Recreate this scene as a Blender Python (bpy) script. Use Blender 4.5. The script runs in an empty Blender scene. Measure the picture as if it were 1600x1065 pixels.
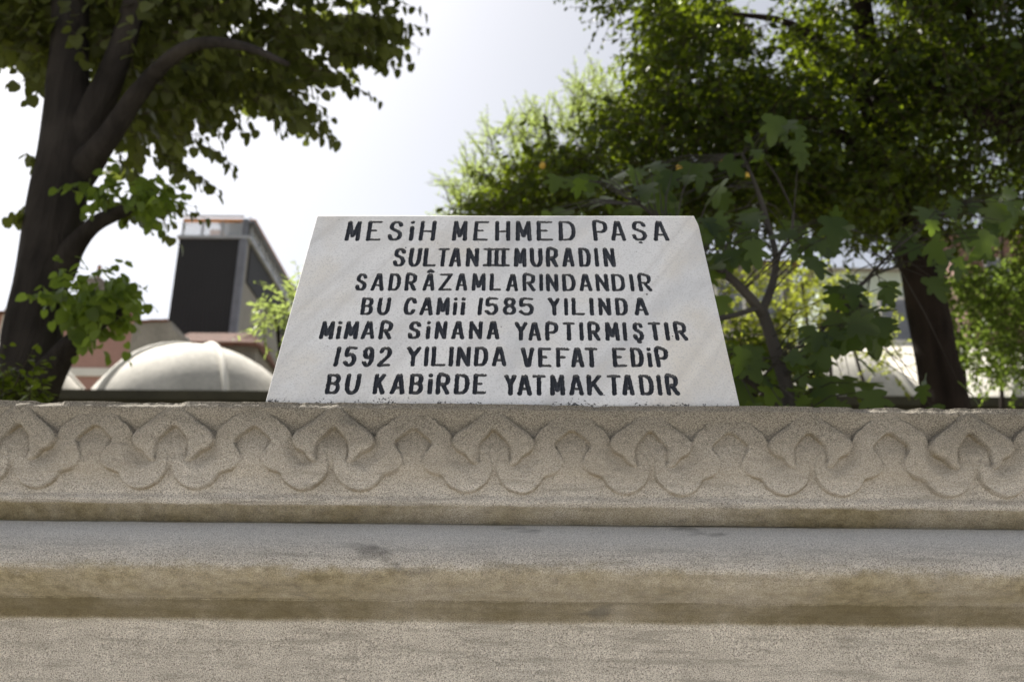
import bpy, math, random
import numpy as np
from mathutils import Vector, Matrix, noise as mnoise

random.seed(7)
rng = np.random.default_rng(11)
scene = bpy.context.scene
COL = scene.collection
R = math.radians

# ------------------------------------------------------------------ camera
F = 1500.0                                   # focal length in photo pixels (1600 wide)
PITCH, ROLL, YAW = R(19.7), R(0.62), R(0.55)
CAM = np.array([0.0, 0.0, 1.30])
_fw = np.array([-math.sin(YAW) * math.cos(PITCH), math.cos(YAW) * math.cos(PITCH), math.sin(PITCH)])
_rt = np.array([math.cos(YAW), math.sin(YAW), 0.0])
_up = np.cross(_rt, _fw)
RT = math.cos(ROLL) * _rt + math.sin(ROLL) * _up
UP = -math.sin(ROLL) * _rt + math.cos(ROLL) * _up
FW = _fw
cd = bpy.data.cameras.new('camera')
cam = bpy.data.objects.new('camera', cd)
COL.objects.link(cam)
m = Matrix.Identity(4)
for i in range(3):
    m[i][0], m[i][1], m[i][2], m[i][3] = RT[i], UP[i], -FW[i], CAM[i]
cam.matrix_world = m
cd.sensor_width = 36.0
cd.lens = 36.0 * F / 1600
cd.clip_start, cd.clip_end = 0.05, 3000
cd.dof.use_dof = True
cd.dof.focus_distance = 1.36
cd.dof.aperture_fstop = 5.6
scene.camera = cam

# ------------------------------------------------------------------ light
SUN_DIR = Vector((-0.50, 0.52, 1.06)).normalized()      # towards the sun
elev = math.asin(SUN_DIR.z)
azim = math.atan2(SUN_DIR.x, SUN_DIR.y)
world = bpy.data.worlds.new('World')
scene.world = world
world.use_nodes = True
wn, wl = world.node_tree.nodes, world.node_tree.links
wn.clear()
sky = wn.new('ShaderNodeTexSky')
sky.sky_type = 'NISHITA'
sky.sun_disc = False
sky.sun_elevation = elev
sky.sun_rotation = azim
sky.air_density = 0.8
sky.dust_density = 2.8
sky.ozone_density = 0.6
hsv = wn.new('ShaderNodeHueSaturation')
hsv.inputs['Saturation'].default_value = 0.36
bg = wn.new('ShaderNodeBackground')
bg.inputs['Strength'].default_value = 0.076
wo = wn.new('ShaderNodeOutputWorld')
wl.new(sky.outputs[0], hsv.inputs['Color'])
wl.new(hsv.outputs[0], bg.inputs['Color'])
wl.new(bg.outputs[0], wo.inputs['Surface'])
sl = bpy.data.lights.new('sun', 'SUN')
sl.energy = 5.0
sl.angle = R(0.55)
sl.color = (1.0, 0.95, 0.86)
so = bpy.data.objects.new('sun', sl)
so.rotation_euler = (-SUN_DIR).to_track_quat('-Z', 'Y').to_euler()
so.location = (0, 0, 40)
COL.objects.link(so)
vs = scene.view_settings
vs.view_transform = 'Standard'
vs.look = 'None'
vs.exposure = 1.18
vs.gamma = 1.0
scene.cycles.max_bounces = 10
scene.cycles.transparent_max_bounces = 8

# ------------------------------------------------------------------ helpers
def P(px, py, Y):
    """a point of the place: where the sight line through a photo pixel meets the plane y = Y"""
    d = FW * F + RT * (px - 800.0) - UP * (py - 532.5)
    return CAM + d * (Y / d[1])

def Pn(px, py, Y):
    px, py, Y = np.broadcast_arrays(np.asarray(px, float), np.asarray(py, float), np.asarray(Y, float))
    d = FW * F + RT * (px[..., None] - 800.0) - UP * (py[..., None] - 532.5)
    return CAM + d * (Y / d[..., 1])[..., None]

def empty(name, label, cat, loc, group=None):
    o = bpy.data.objects.new(name, None)
    COL.objects.link(o)
    o.location = loc
    o.empty_display_size = 0.1
    tag(o, label, cat, group)
    return o

def tag(o, label=None, cat=None, group=None, kind=None):
    if label: o['label'] = label
    if cat: o['category'] = cat
    if group: o['group'] = group
    if kind: o['kind'] = kind
    return o

def worldloc(o):
    v = np.zeros(3)
    while o is not None:
        v += np.array(o.location)
        o = o.parent
    return v

def link(name, me, mat, parent=None, smooth=False):
    o = bpy.data.objects.new(name, me)
    COL.objects.link(o)
    if mat is not None:
        me.materials.append(mat)
    if smooth:
        me.polygons.foreach_set('use_smooth', np.ones(len(me.polygons), bool))
    if parent is not None:
        o.parent = parent
    return o

def np_mesh(name, V, faces_list, mat, parent=None, smooth=False):
    """V (n,3) in world coordinates; faces_list: list of (m,k) int arrays"""
    V = np.asarray(V, np.float32)
    if parent is not None:
        V = V - worldloc(parent).astype(np.float32)
    me = bpy.data.meshes.new(name)
    me.vertices.add(len(V))
    me.vertices.foreach_set('co', V.ravel())
    loops = np.concatenate([np.asarray(f).ravel() for f in faces_list]).astype(np.int32)
    sizes = np.concatenate([np.full(len(f), np.asarray(f).shape[1]) for f in faces_list]).astype(np.int32)
    starts = np.concatenate([[0], np.cumsum(sizes)[:-1]]).astype(np.int32)
    me.loops.add(len(loops))
    me.loops.foreach_set('vertex_index', loops)
    me.polygons.add(len(sizes))
    me.polygons.foreach_set('loop_start', starts)
    me.polygons.foreach_set('loop_total', sizes)
    me.update(calc_edges=True)
    me.validate()
    return link(name, me, mat, parent, smooth)

class MB:
    """collects boxes, tubes and prisms and links them as one mesh"""
    def __init__(self):
        self.v, self.f = [], []
    def add(self, V, faces):
        b = len(self.v)
        self.v += [tuple(map(float, p)) for p in V]
        self.f += [tuple(b + i for i in f) for f in faces]
        return self
    def box(self, x0, x1, y0, y1, z0, z1):
        V = [(x0,y0,z0),(x1,y0,z0),(x1,y1,z0),(x0,y1,z0),(x0,y0,z1),(x1,y0,z1),(x1,y1,z1),(x0,y1,z1)]
        return self.add(V, [(3,2,1,0),(4,5,6,7),(0,1,5,4),(1,2,6,5),(2,3,7,6),(3,0,4,7)])
    def tube(self, pts, radii, n=10, cap=True, rough=0.0):
        pts = [np.asarray(p, float) for p in pts]
        rings = []
        u = None
        for i, p in enumerate(pts):
            t = pts[min(i+1, len(pts)-1)] - pts[max(i-1, 0)]
            t = t / (np.linalg.norm(t) + 1e-9)
            if u is None:
                a = np.array([0,1.0,0]) if abs(t[1]) < .8 else np.array([1.0,0,0])
                u = np.cross(t, a)
            u = u - t * np.dot(u, t)
            u /= np.linalg.norm(u) + 1e-9
            w = np.cross(t, u)
            ring = []
            for k in range(n):
                th = 2*math.pi*k/n
                r = radii[i]
                if rough:
                    q = p*6 + np.array([math.cos(th), math.sin(th), 0])*2.2
                    r *= 1 + rough*mnoise.noise(Vector((q[0], q[1], q[2]*.35)))
                ring.append(p + r*(math.cos(th)*u + math.sin(th)*w))
            rings.append(ring)
        V = [v for r in rings for v in r]
        fs = []
        for i in range(len(pts)-1):
            for k in range(n):
                a, b = i*n+k, i*n+(k+1) % n
                fs.append((a, b, b+n, a+n))
        if cap:
            fs.append(tuple(range(n-1, -1, -1)))
            fs.append(tuple(range((len(pts)-1)*n, len(pts)*n)))
        return self.add(V, fs)
    def build(self, name, mat, parent=None, smooth=False):
        off = worldloc(parent) if parent is not None else np.zeros(3)
        me = bpy.data.meshes.new(name)
        me.from_pydata([tuple(np.array(v) - off) for v in self.v], [], self.f)
        me.update()
        return link(name, me, mat, parent, smooth)

def spline(ctrl, n=8):
    """Catmull-Rom through rows of numbers"""
    c = np.asarray(ctrl, float)
    c = np.vstack([2*c[0]-c[1], c, 2*c[-1]-c[-2]])
    out = []
    for i in range(1, len(c)-2):
        for k in range(n):
            t = k/n
            out.append(.5*((2*c[i]) + (-c[i-1]+c[i+1])*t + (2*c[i-1]-5*c[i]+4*c[i+1]-c[i+2])*t*t + (-c[i-1]+3*c[i]-3*c[i+1]+c[i+2])*t**3))
    out.append(c[-2])
    return np.array(out)

def smoothstep(a, b, x):
    t = np.clip((x-a)/(b-a), 0, 1)
    return t*t*(3-2*t)

def vnoise(x, y, seed=0, octaves=3):
    """value noise on numpy arrays"""
    tot = np.zeros_like(x); amp = 1.0; norm = 0
    for o in range(octaves):
        xi, yi = np.floor(x).astype(np.int64), np.floor(y).astype(np.int64)
        xf, yf = x-xi, y-yi
        xf = xf*xf*(3-2*xf); yf = yf*yf*(3-2*yf)
        def h(a, b):
            n = (a*374761393 + b*668265263 + seed*974711 + o*1013) & 0x7fffffff
            n = (n ^ (n >> 13)) * 1274126177 & 0x7fffffff
            return ((n ^ (n >> 16)) & 0xffff)/32767.5 - 1
        v = (h(xi,yi)*(1-xf)+h(xi+1,yi)*xf)*(1-yf) + (h(xi,yi+1)*(1-xf)+h(xi+1,yi+1)*xf)*yf
        tot += amp*v; norm += amp; amp *= .5; x = x*2.03+17.3; y = y*2.03+5.1
    return tot/norm

# ------------------------------------------------------------------ materials
class NT:
    def __init__(self, name):
        self.m = bpy.data.materials.new(name)
        self.m.use_nodes = True
        self.n, self.l = self.m.node_tree.nodes, self.m.node_tree.links
        self.b = self.n['Principled BSDF']
        self.out = self.n['Material Output']
    def node(self, t, **kw):
        n = self.n.new(t)
        for k, v in kw.items():
            setattr(n, k, v)
        return n
    def coords(self):
        if not hasattr(self, '_c'):
            self._c = self.node('ShaderNodeTexCoord').outputs['Object']
        return self._c
    def mapping(self, scale=(1,1,1), rot=(0,0,0), loc=(0,0,0)):
        mp = self.node('ShaderNodeMapping')
        mp.inputs['Scale'].default_value = scale
        mp.inputs['Rotation'].default_value = rot
        mp.inputs['Location'].default_value = loc
        self.l.new(self.coords(), mp.inputs['Vector'])
        return mp.outputs[0]
    def noise(self, scale, detail=4, rough=.55, vec=None, dist=0):
        n = self.node('ShaderNodeTexNoise')
        n.inputs['Scale'].default_value = scale
        n.inputs['Detail'].default_value = detail
        n.inputs['Roughness'].default_value = rough
        n.inputs['Distortion'].default_value = dist
        self.l.new(vec if vec is not None else self.coords(), n.inputs['Vector'])
        return n.outputs['Fac']
    def ramp(self, fac, stops):
        r = self.node('ShaderNodeValToRGB')
        e = r.color_ramp.elements
        while len(e) < len(stops):
            e.new(.5)
        for i, (p, c) in enumerate(stops):
            e[i].position = p
            if not isinstance(c, (tuple, list)): c = (c, c, c)
            e[i].color = (*c, 1)
        self.l.new(fac, r.inputs[0])
        return r.outputs[0]
    def mix(self, fac, a, b, mode='MIX'):
        mx = self.node('ShaderNodeMix', data_type='RGBA', blend_type=mode)
        for s, v in ((mx.inputs[0], fac), (mx.inputs[6], a), (mx.inputs[7], b)):
            if hasattr(v, 'links'): self.l.new(v, s)
            elif isinstance(v, (tuple, list)): s.default_value = (*v, 1)
            else: s.default_value = v
        return mx.outputs[2]
    def math(self, op, a, b=None):
        n = self.node('ShaderNodeMath', operation=op)
        for s, v in zip(n.inputs, (a, b)):
            if v is None: continue
            if hasattr(v, 'links'): self.l.new(v, s)
            else: s.default_value = v
        return n.outputs[0]
    def z(self):
        if not hasattr(self, '_s'):
            self._s = self.node('ShaderNodeSeparateXYZ')
            self.l.new(self.coords(), self._s.inputs[0])
        return self._s.outputs['Z']
    def maprange(self, v, a, b, c=0, d=1):
        n = self.node('ShaderNodeMapRange', interpolation_type='SMOOTHSTEP')
        self.l.new(v, n.inputs[0])
        for i, x in enumerate((a, b, c, d)):
            n.inputs[i+1].default_value = x
        return n.outputs[0]
    def bump(self, h, strength, dist):
        b = self.node('ShaderNodeBump')
        b.inputs['Strength'].default_value = strength
        b.inputs['Distance'].default_value = dist
        self.l.new(h, b.inputs['Height'])
        self.l.new(b.outputs[0], self.b.inputs['Normal'])
    def color(self, c):
        if hasattr(c, 'links'): self.l.new(c, self.b.inputs['Base Color'])
        else: self.b.inputs['Base Color'].default_value = (*c, 1)
    def rough(self, r):
        self.b.inputs['Roughness'].default_value = r

def plaster(name, c, var=.25, scale=1.2, rough=.85):
    t = NT(name)
    n1 = t.noise(scale, 6, .6)
    n2 = t.noise(scale*14, 5, .6)
    f = t.math('MULTIPLY_ADD', n2, .4); t.n[-1].inputs[2].default_value = 0
    k = t.math('ADD', t.math('MULTIPLY', n1, .65), t.math('MULTIPLY', n2, .35))
    lo = tuple(x*(1-var*1.3) for x in c); hi = tuple(min(1, x*(1+var)) for x in c)
    t.color(t.ramp(k, [(.3, lo), (.7, hi)]))
    t.rough(rough)
    t.bump(n2, .3, .02)
    return t.m

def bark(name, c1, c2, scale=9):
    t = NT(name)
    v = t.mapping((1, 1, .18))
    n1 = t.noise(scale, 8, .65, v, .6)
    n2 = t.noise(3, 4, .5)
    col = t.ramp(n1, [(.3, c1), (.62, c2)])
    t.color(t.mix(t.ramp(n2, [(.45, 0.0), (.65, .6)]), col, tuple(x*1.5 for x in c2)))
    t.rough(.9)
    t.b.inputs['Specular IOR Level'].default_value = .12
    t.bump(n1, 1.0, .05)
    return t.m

def leafmat(name, c1, c2, trans, tw=.45, rough=.42):
    t = NT(name)
    g = t.node('ShaderNodeNewGeometry')
    rnd = g.outputs['Random Per Island']
    col = t.ramp(rnd, [(0, c1), (.75, c2), (1, tuple(min(1, x*1.35) for x in c2))])
    t.color(col)
    t.rough(rough)
    t.b.inputs['Specular IOR Level'].default_value = .18
    tr = t.node('ShaderNodeBsdfTranslucent')
    tc = t.ramp(rnd, [(0, tuple(x*.75 for x in trans)), (1, trans)])
    t.l.new(tc, tr.inputs['Color'])
    mx = t.node('ShaderNodeMixShader')
    mx.inputs[0].default_value = tw
    t.l.new(t.b.outputs[0], mx.inputs[1]); t.l.new(tr.outputs[0], mx.inputs[2])
    t.l.new(mx.outputs[0], t.out.inputs['Surface'])
    return t.m

# --- key heights of the tomb, measured once
YF = 1.25
z_top = P(800, 630.0, YF)[2]
z_fr = P(800, 789, YF)[2]
Y_rec = YF + .034
z_rec = P(800, 819, Y_rec)[2]
Y_lip = YF - .002
z_lip = P(800, 938, Y_lip)[2]
Y_wall = YF + .036
z_wall = P(800, 966, Y_wall)[2]
TOMB = (0.0, 1.85, 0.0)

def limestone():
    t = NT('weathered_limestone')
    big = t.noise(3.2, 5, .6)
    mid = t.noise(26, 6, .65)
    fine = t.noise(620, 2, .7)
    lay = t.noise(46, 4, .65, t.mapping((.22, 1, 2.2)))
    grit = t.noise(900, 2, .6)
    base = t.ramp(big, [(.32, (.62, .575, .515)), (.55, (.71, .665, .605)), (.72, (.60, .575, .53))])
    base = t.mix(t.ramp(mid, [(.42, 0.0), (.7, .5)]), base, (.34, .31, .265))
    base = t.mix(t.ramp(fine, [(.38, .95), (.52, 0.0)]), base, (.21, .185, .155))
    base = t.mix(t.ramp(grit, [(.52, 0.0), (.62, .7)]), base, (.76, .70, .62))
    base = t.mix(t.ramp(lay, [(.36, .55), (.5, 0.0)]), base, (.30, .275, .235))
    fzm = t.math('MULTIPLY', t.maprange(t.z(), z_fr + .006, z_fr + .05), t.ramp(t.noise(4.5, 5, .6), [(.3, .2), (.6, .75)]))
    base = t.mix(fzm, base, (.37, .325, .26))
    # grey lichen on the carved upper tier, in patches
    lich = t.noise(2.3, 5, .55, t.mapping((1, 1, 1), (0, 0, 0), (3.1, .4, 1.7)))
    lz = t.maprange(t.z(), z_fr + .03, z_top - .01)
    lm = t.math('MULTIPLY', lz, t.ramp(lich, [(.34, .22), (.54, .95)]))
    base = t.mix(lm, base, t.mix(t.ramp(fine, [(.4, 1.0), (.56, 0.0)]), (.30, .27, .22), (.12, .105, .08)))
    skylit = t.math('MULTIPLY', t.maprange(t.z(), z_lip + .40*(z_rec-z_lip), z_lip + .85*(z_rec-z_lip)), t.maprange(t.z(), z_rec - .0005, z_rec + .002, 1, 0))  # paler tone on the upper moulding, painting in the skylight it catches
    skylit = t.math('MULTIPLY', skylit, t.ramp(t.noise(5, 5, .6), [(.3, .75), (.6, 1.0)]))
    base = t.mix(skylit, base, t.mix(t.ramp(fine, [(.38, .8), (.47, 0.0)]), (.80, .78, .745), (.50, .48, .45)))
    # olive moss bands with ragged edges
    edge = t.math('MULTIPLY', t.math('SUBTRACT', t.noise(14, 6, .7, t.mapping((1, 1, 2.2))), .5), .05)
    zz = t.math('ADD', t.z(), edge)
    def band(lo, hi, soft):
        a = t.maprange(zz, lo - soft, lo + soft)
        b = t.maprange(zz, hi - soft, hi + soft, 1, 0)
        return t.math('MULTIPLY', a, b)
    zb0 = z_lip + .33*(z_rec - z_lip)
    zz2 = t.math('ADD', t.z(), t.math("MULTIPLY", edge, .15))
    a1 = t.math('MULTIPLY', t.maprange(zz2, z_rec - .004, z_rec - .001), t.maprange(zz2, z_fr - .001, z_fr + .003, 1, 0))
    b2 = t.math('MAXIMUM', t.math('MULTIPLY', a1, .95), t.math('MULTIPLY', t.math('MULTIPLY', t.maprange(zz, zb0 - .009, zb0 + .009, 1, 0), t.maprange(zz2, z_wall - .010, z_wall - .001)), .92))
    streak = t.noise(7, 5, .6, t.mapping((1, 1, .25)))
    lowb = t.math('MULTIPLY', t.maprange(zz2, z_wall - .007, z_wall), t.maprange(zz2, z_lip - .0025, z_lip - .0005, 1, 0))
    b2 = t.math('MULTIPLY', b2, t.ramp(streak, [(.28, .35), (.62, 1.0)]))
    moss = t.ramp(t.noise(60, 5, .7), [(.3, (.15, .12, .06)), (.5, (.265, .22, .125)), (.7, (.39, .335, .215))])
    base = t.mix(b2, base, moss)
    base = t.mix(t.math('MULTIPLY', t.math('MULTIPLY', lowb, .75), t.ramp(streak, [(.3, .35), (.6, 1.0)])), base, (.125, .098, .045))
    ga = t.node('ShaderNodeAttribute', attribute_name='grime_shade')
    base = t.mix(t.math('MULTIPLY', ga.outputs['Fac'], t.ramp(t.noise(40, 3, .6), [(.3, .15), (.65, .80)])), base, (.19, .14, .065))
    # a few dark spots
    sp = t.noise(11, 3, .5, t.mapping((1, 1, 1.6), (0, 0, 0), (5, 2, 9)))
    base = t.mix(t.ramp(sp, [(.68, 0.0), (.76, .55)]), base, (.10, .095, .085))
    gr2 = t.ramp(t.noise(760, 2, .65), [(.36, .68), (.5, 1.0), (.64, 1.24)])
    base = t.mix(1.0, base, gr2, 'MULTIPLY')
    t.color(base)
    t.rough(.93)
    h = t.math('ADD', t.math('MULTIPLY', fine, .6), t.math('ADD', t.math('MULTIPLY', mid, .8), t.math('MULTIPLY', grit, .25)))
    t.bump(h, 1.0, .006)
    return t.m

def marble():
    t = NT('grey_white_marble')
    def diag(sc, loc=(0, 0, 0)):
        m1 = t.mapping((1, 1, 1), (0, R(-33), 0))
        m2 = t.node('ShaderNodeMapping'); m2.inputs['Scale'].default_value = sc; m2.inputs['Location'].default_value = loc
        t.l.new(m1, m2.inputs['Vector'])
        return m2.outputs[0]
    n1 = t.noise(2.6, 6, .55, diag((2.6, 1, .9)), .35)
    n2 = t.noise(7, 6, .6, None, .3)
    fine = t.noise(420, 3, .6)
    base = t.ramp(n1, [(.30, (.45, .46, .485)), (.46, (.66, .665, .68)), (.62, (.71, .71, .715)), (.78, (.62, .625, .64))])
    base = t.mix(t.ramp(n2, [(.47, 0.0), (.70, .75)]), base, (.64, .60, .535))
    v3 = t.noise(1.5, 5, .5, diag((6, 1, .5), (1.3, 0, 2.2)), .25)
    base = t.mix(t.ramp(v3, [(.50, 0.0), (.56, .28), (.60, 0.0)]), base, (.40, .385, .37))
    base = t.mix(t.ramp(fine, [(.36, .55), (.5, 0.0)]), base, (.42, .42, .43))
    # black lichen specks along the foot
    sp = t.noise(260, 4, .6)
    lo = t.maprange(t.z(), .000, .022, .30, 0)
    s = t.math('ADD', sp, lo)
    clump = t.noise(15, 4, .6)
    s = t.math('ADD', s, t.math('MULTIPLY', t.math('SUBTRACT', clump, .58), .9))
    base = t.mix(t.ramp(s, [(.78, 0.0), (.84, .92)]), base, (.035, .037, .04))
    pit = t.noise(120, 1, .3)
    base = t.mix(t.ramp(pit, [(.83, 0.0), (.85, .8)]), base, (.06, .06, .065))
    t.color(base)
    t.rough(.55)
    t.b.inputs['Specular IOR Level'].default_value = .3
    t.bump(t.math('ADD', fine, t.math('MULTIPLY', n2, .6)), .22, .0015)
    return t.m

def ink():
    t = NT('worn_black_paint')
    n1 = t.noise(90, 4, .6)
    n2 = t.noise(500, 3, .6)
    t.color(t.ramp(t.math('ADD', t.math('MULTIPLY', n1, .5), t.math('MULTIPLY', n2, .5)), [(.33, (.007, .009, .013)), (.55, (.021, .025, .035)), (.74, (.085, .092, .105))]))
    t.rough(.42)
    t.bump(n2, .35, .001)
    return t.m

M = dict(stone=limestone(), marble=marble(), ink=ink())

# ------------------------------------------------------------------ ground
t = NT('packed_earth')
n1 = t.noise(.6, 8, .6); n2 = t.noise(24, 5, .6)
t.color(t.mix(t.ramp(n1, [(.42, 0.0), (.6, 1.0)]), t.ramp(n2, [(.3, (.17, .13, .09)), (.7, (.28, .23, .17))]), (.08, .10, .04)))
t.rough(.95); t.bump(n2, .5, .05)
g = MB()
g.add([(-700, -300, 0), (700, -300, 0), (700, 1100, 0), (-700, 1100, 0)], [(0, 1, 2, 3)])
tag(g.build('ground', t.m), kind='structure')
t = NT('courtyard_paving')
br = t.node('ShaderNodeTexBrick')
t.l.new(t.mapping((1, 1, 1)), br.inputs['Vector'])
br.inputs['Color1'].default_value = (.61, .595, .57, 1); br.inputs['Color2'].default_value = (.53, .515, .49, 1)
br.inputs['Mortar'].default_value = (.14, .13, .12, 1); br.inputs['Scale'].default_value = 1.6
br.inputs['Mortar Size'].default_value = .012
t.color(br.outputs['Color']); t.rough(.85)
g = MB()
g.add([(-14, -16, .004), (14, -16, .004), (14, 1.22, .004), (-14, 1.22, .004)], [(0, 1, 2, 3)])
tag(g.build('path', t.m), kind='structure')

# ------------------------------------------------------------------ tomb
tomb = empty('stone_tomb', 'long weathered limestone tomb with carved frieze and mossy moulding under the marble plaque', 'tomb', TOMB)
X0, X1 = -1.75, 1.75
YB = 2.55

def poly_sdf(px, py, poly):
    """signed distance, positive inside"""
    d = np.full(px.shape, 1e9); inside = np.zeros(px.shape, bool)
    n = len(poly)
    for i in range(n):
        ax, ay = poly[i]; bx, by = poly[(i+1) % n]
        ex, ey = bx-ax, by-ay
        tt = np.clip(((px-ax)*ex+(py-ay)*ey)/(ex*ex+ey*ey+1e-12), 0, 1)
        d = np.minimum(d, (px-ax-tt*ex)**2+(py-ay-tt*ey)**2)
        c = ((ay > py) != (by > py)) & (px < (bx-ax)*(py-ay)/(by-ay+1e-12)+ax)
        inside ^= c
    return np.where(inside, 1, -1)*np.sqrt(d)

def arc(cx, cy, r, a0, a1, n=9):
    return [(cx+r*math.cos(R(a)), cy+r*math.sin(R(a))) for a in np.linspace(a0, a1, n)]

# carved repeat: leaf hanging from peak A (x=0) and bowl band rising to peak B (x=126); photo pixels, y down
def cut(poly):
    out = []
    for (ax, ay), (bx, by) in zip(poly, poly[1:]+poly[:1]):
        out += [(ax*.78+bx*.22, ay*.78+by*.22), (ax*.22+bx*.78, ay*.22+by*.78)]
    return out
leafA = [(0, 0), (20, 17), (37, 31), (54, 42), (63, 50), (66, 60), (60, 71), (52, 75), (45, 78), (41, 84), (36, 90), (27, 94), (23, 90), (26, 82), (25, 66), (20, 57), (11, 48), (1, 37)]
leafA = leafA + [(-x, y) for x, y in leafA[-2:0:-1]]
bandB = [(24, 67), (13, 73), (6, 82), (3, 95), (5, 108), (10, 117), (18, 125), (30, 132), (46, 135), (62, 130), (74, 121), (80, 109), (94, 106), (106, 100), (111, 92), (111, 83), (104, 73),
         (96, 61), (108, 50), (126, 36), (142, 50), (142, 14), (126, 0), (112, 12), (99, 21), (90, 25), (83, 33), (76, 36), (71, 42), (62, 55), (40, 62)]
leafA, bandB = cut(leafA), cut(bandB)
hx, hy = np.meshgrid(np.arange(-6, 134, .5), np.arange(0, 156, .5))
sA = poly_sdf(hx, hy, leafA)
sB = poly_sdf(hx, hy, bandB)
dish = np.hypot(hx-45, (hy-68)*.9)
hgt = (.0006+.0066*smoothstep(13, 37, dish))*smoothstep(-.7, 1.0, sB)
hgt = np.maximum(hgt, .0046*smoothstep(33.5, 35.5, np.hypot(hx-43, hy-74))*smoothstep(-.5, 1, sB)*smoothstep(110, 70, hy)+hgt*0)
hgt = np.maximum(hgt, .0098*smoothstep(-.8, 1.1, sA)*(.85+.15*smoothstep(0, 8, sA)))
hgt = np.maximum(hgt, .0022*smoothstep(16, 0, hy)*smoothstep(6, 0, np.abs(((hx+63) % 126)-63)-hy))
hgt = np.maximum(hgt, .0058*smoothstep(42, 76, hy)*smoothstep(112, 88, hy)*smoothstep(32, 20, hx))
hgt = np.maximum(hgt, .0050*smoothstep(42, 78, hy)*smoothstep(120, 92, hy)*smoothstep(92, 106, hx))
# dirt plus painted-in shade in the cuts below overhanging edges
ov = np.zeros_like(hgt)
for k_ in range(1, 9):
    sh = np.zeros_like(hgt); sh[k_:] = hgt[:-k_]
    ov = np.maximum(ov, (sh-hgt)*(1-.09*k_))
grime_shade = smoothstep(.0008, .0050, ov)
PER = (P(1525, 700, YF)[0] - P(268, 700, YF)[0]) / 5
XA = P(768, 700, YF)[0]
PXM = PER/252.0                                          # metres per pattern pixel

def relief(x, z):
    u = (x - XA)/PXM
    w = (z_top - z)/(z_top - z_fr)*155
    u = u + 6*vnoise(x*2.3, z*0, 31, 2) + 2.4*vnoise(x*16, z*16, 3) + .8*vnoise(x*70, z*70, 4)
    w = w + 3*vnoise(x*3.1, z*0, 32, 2) + 2.0*vnoise(x*14, z*14, 5) + .8*vnoise(x*70, z*70, 6)
    k = np.abs(((u + 126) % 252) - 126)
    ix = np.clip((k + 6)*2, 0, hx.shape[1]-1.01); iy = np.clip(w*2, 0, hx.shape[0]-1.01)
    i0, j0 = ix.astype(int), iy.astype(int); fx, fy = ix-i0, iy-j0
    h = (hgt[j0, i0]*(1-fx)+hgt[j0, i0+1]*fx)*(1-fy)+(hgt[j0+1, i0]*(1-fx)+hgt[j0+1, i0+1]*fx)*fy
    gr = grime_shade[np.round(iy).astype(int), np.round(ix).astype(int)]
    wear = .92 + .42*vnoise(x*3.6, z*5, 8)
    return 1.30*h*wear, gr

dx = .00125
nx, nz = int((X1-X0)/dx)+1, 130
xs = np.linspace(X0, X1, nx); zs = np.linspace(z_fr, z_top, nz)
GX, GZ = np.meshgrid(xs, zs)
H, GR = relief(GX, GZ)
border = smoothstep(z_fr+.015, z_fr+.007, GZ + .002*vnoise(GX*20, GZ*20, 9))
H = np.maximum(H, .0030*border)
H = np.maximum(H, .0105*smoothstep(z_top-.040, z_top-.008, GZ))
H += .0011*vnoise(GX*55, GZ*55, 1, 4) + .0009*vnoise(GX*210, GZ*210, 2, 3) + .0022*vnoise(GX*7, GZ*9, 10, 2)
chip = np.clip(vnoise(GX*28, GZ*0, 12, 3)-.18, 0, 1)
H -= smoothstep(z_top-.010, z_top, GZ)*(.0045+.016*chip)
H -= smoothstep(z_fr+.005, z_fr, GZ)*(.003+.006*np.clip(vnoise(GX*20, GZ*0, 13, 3), 0, 1))
YY = YF + .011 - H
ztop_wob = smoothstep(z_top-.012, z_top, GZ)*(.0010*vnoise(GX*9, GZ*0, 14, 3) - .004*chip)
ZZ = GZ + ztop_wob + smoothstep(z_fr+.012, z_fr, GZ)*.0014*vnoise(GX*6, GZ*0, 15, 3)
V = np.stack([GX, YY, ZZ], -1).reshape(-1, 3)
idx = np.arange(nx*nz).reshape(nz, nx)
q = np.stack([idx[:-1, :-1], idx[:-1, 1:], idx[1:, 1:], idx[1:, :-1]], -1).reshape(-1, 4)
base = len(V)
topb = np.stack([xs, np.full(nx, YB), np.full(nx, z_top)], -1)
botb = np.stack([xs, np.full(nx, Y_rec), np.full(nx, z_rec)+.0012*vnoise(xs*8, xs*0, 16, 3)], -1)
V = np.vstack([V, topb, botb])
it, ib = base+np.arange(nx), base+nx+np.arange(nx)
qt = np.stack([idx[-1, :-1], idx[-1, 1:], it[1:], it[:-1]], -1)
qb = np.stack([ib[:-1], ib[1:], idx[0, 1:], idx[0, :-1]], -1)
endl = np.array([[*idx[:, 0][::-1], ib[0], it[0]]]); endr = np.array([[*idx[:, -1], it[-1], ib[-1]]])
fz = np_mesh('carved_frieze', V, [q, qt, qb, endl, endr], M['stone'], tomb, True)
at_ = fz.data.attributes.new('grime_shade', 'FLOAT', 'POINT')
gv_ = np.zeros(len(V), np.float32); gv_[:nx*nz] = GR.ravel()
at_.data.foreach_set('value', gv_)

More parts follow.
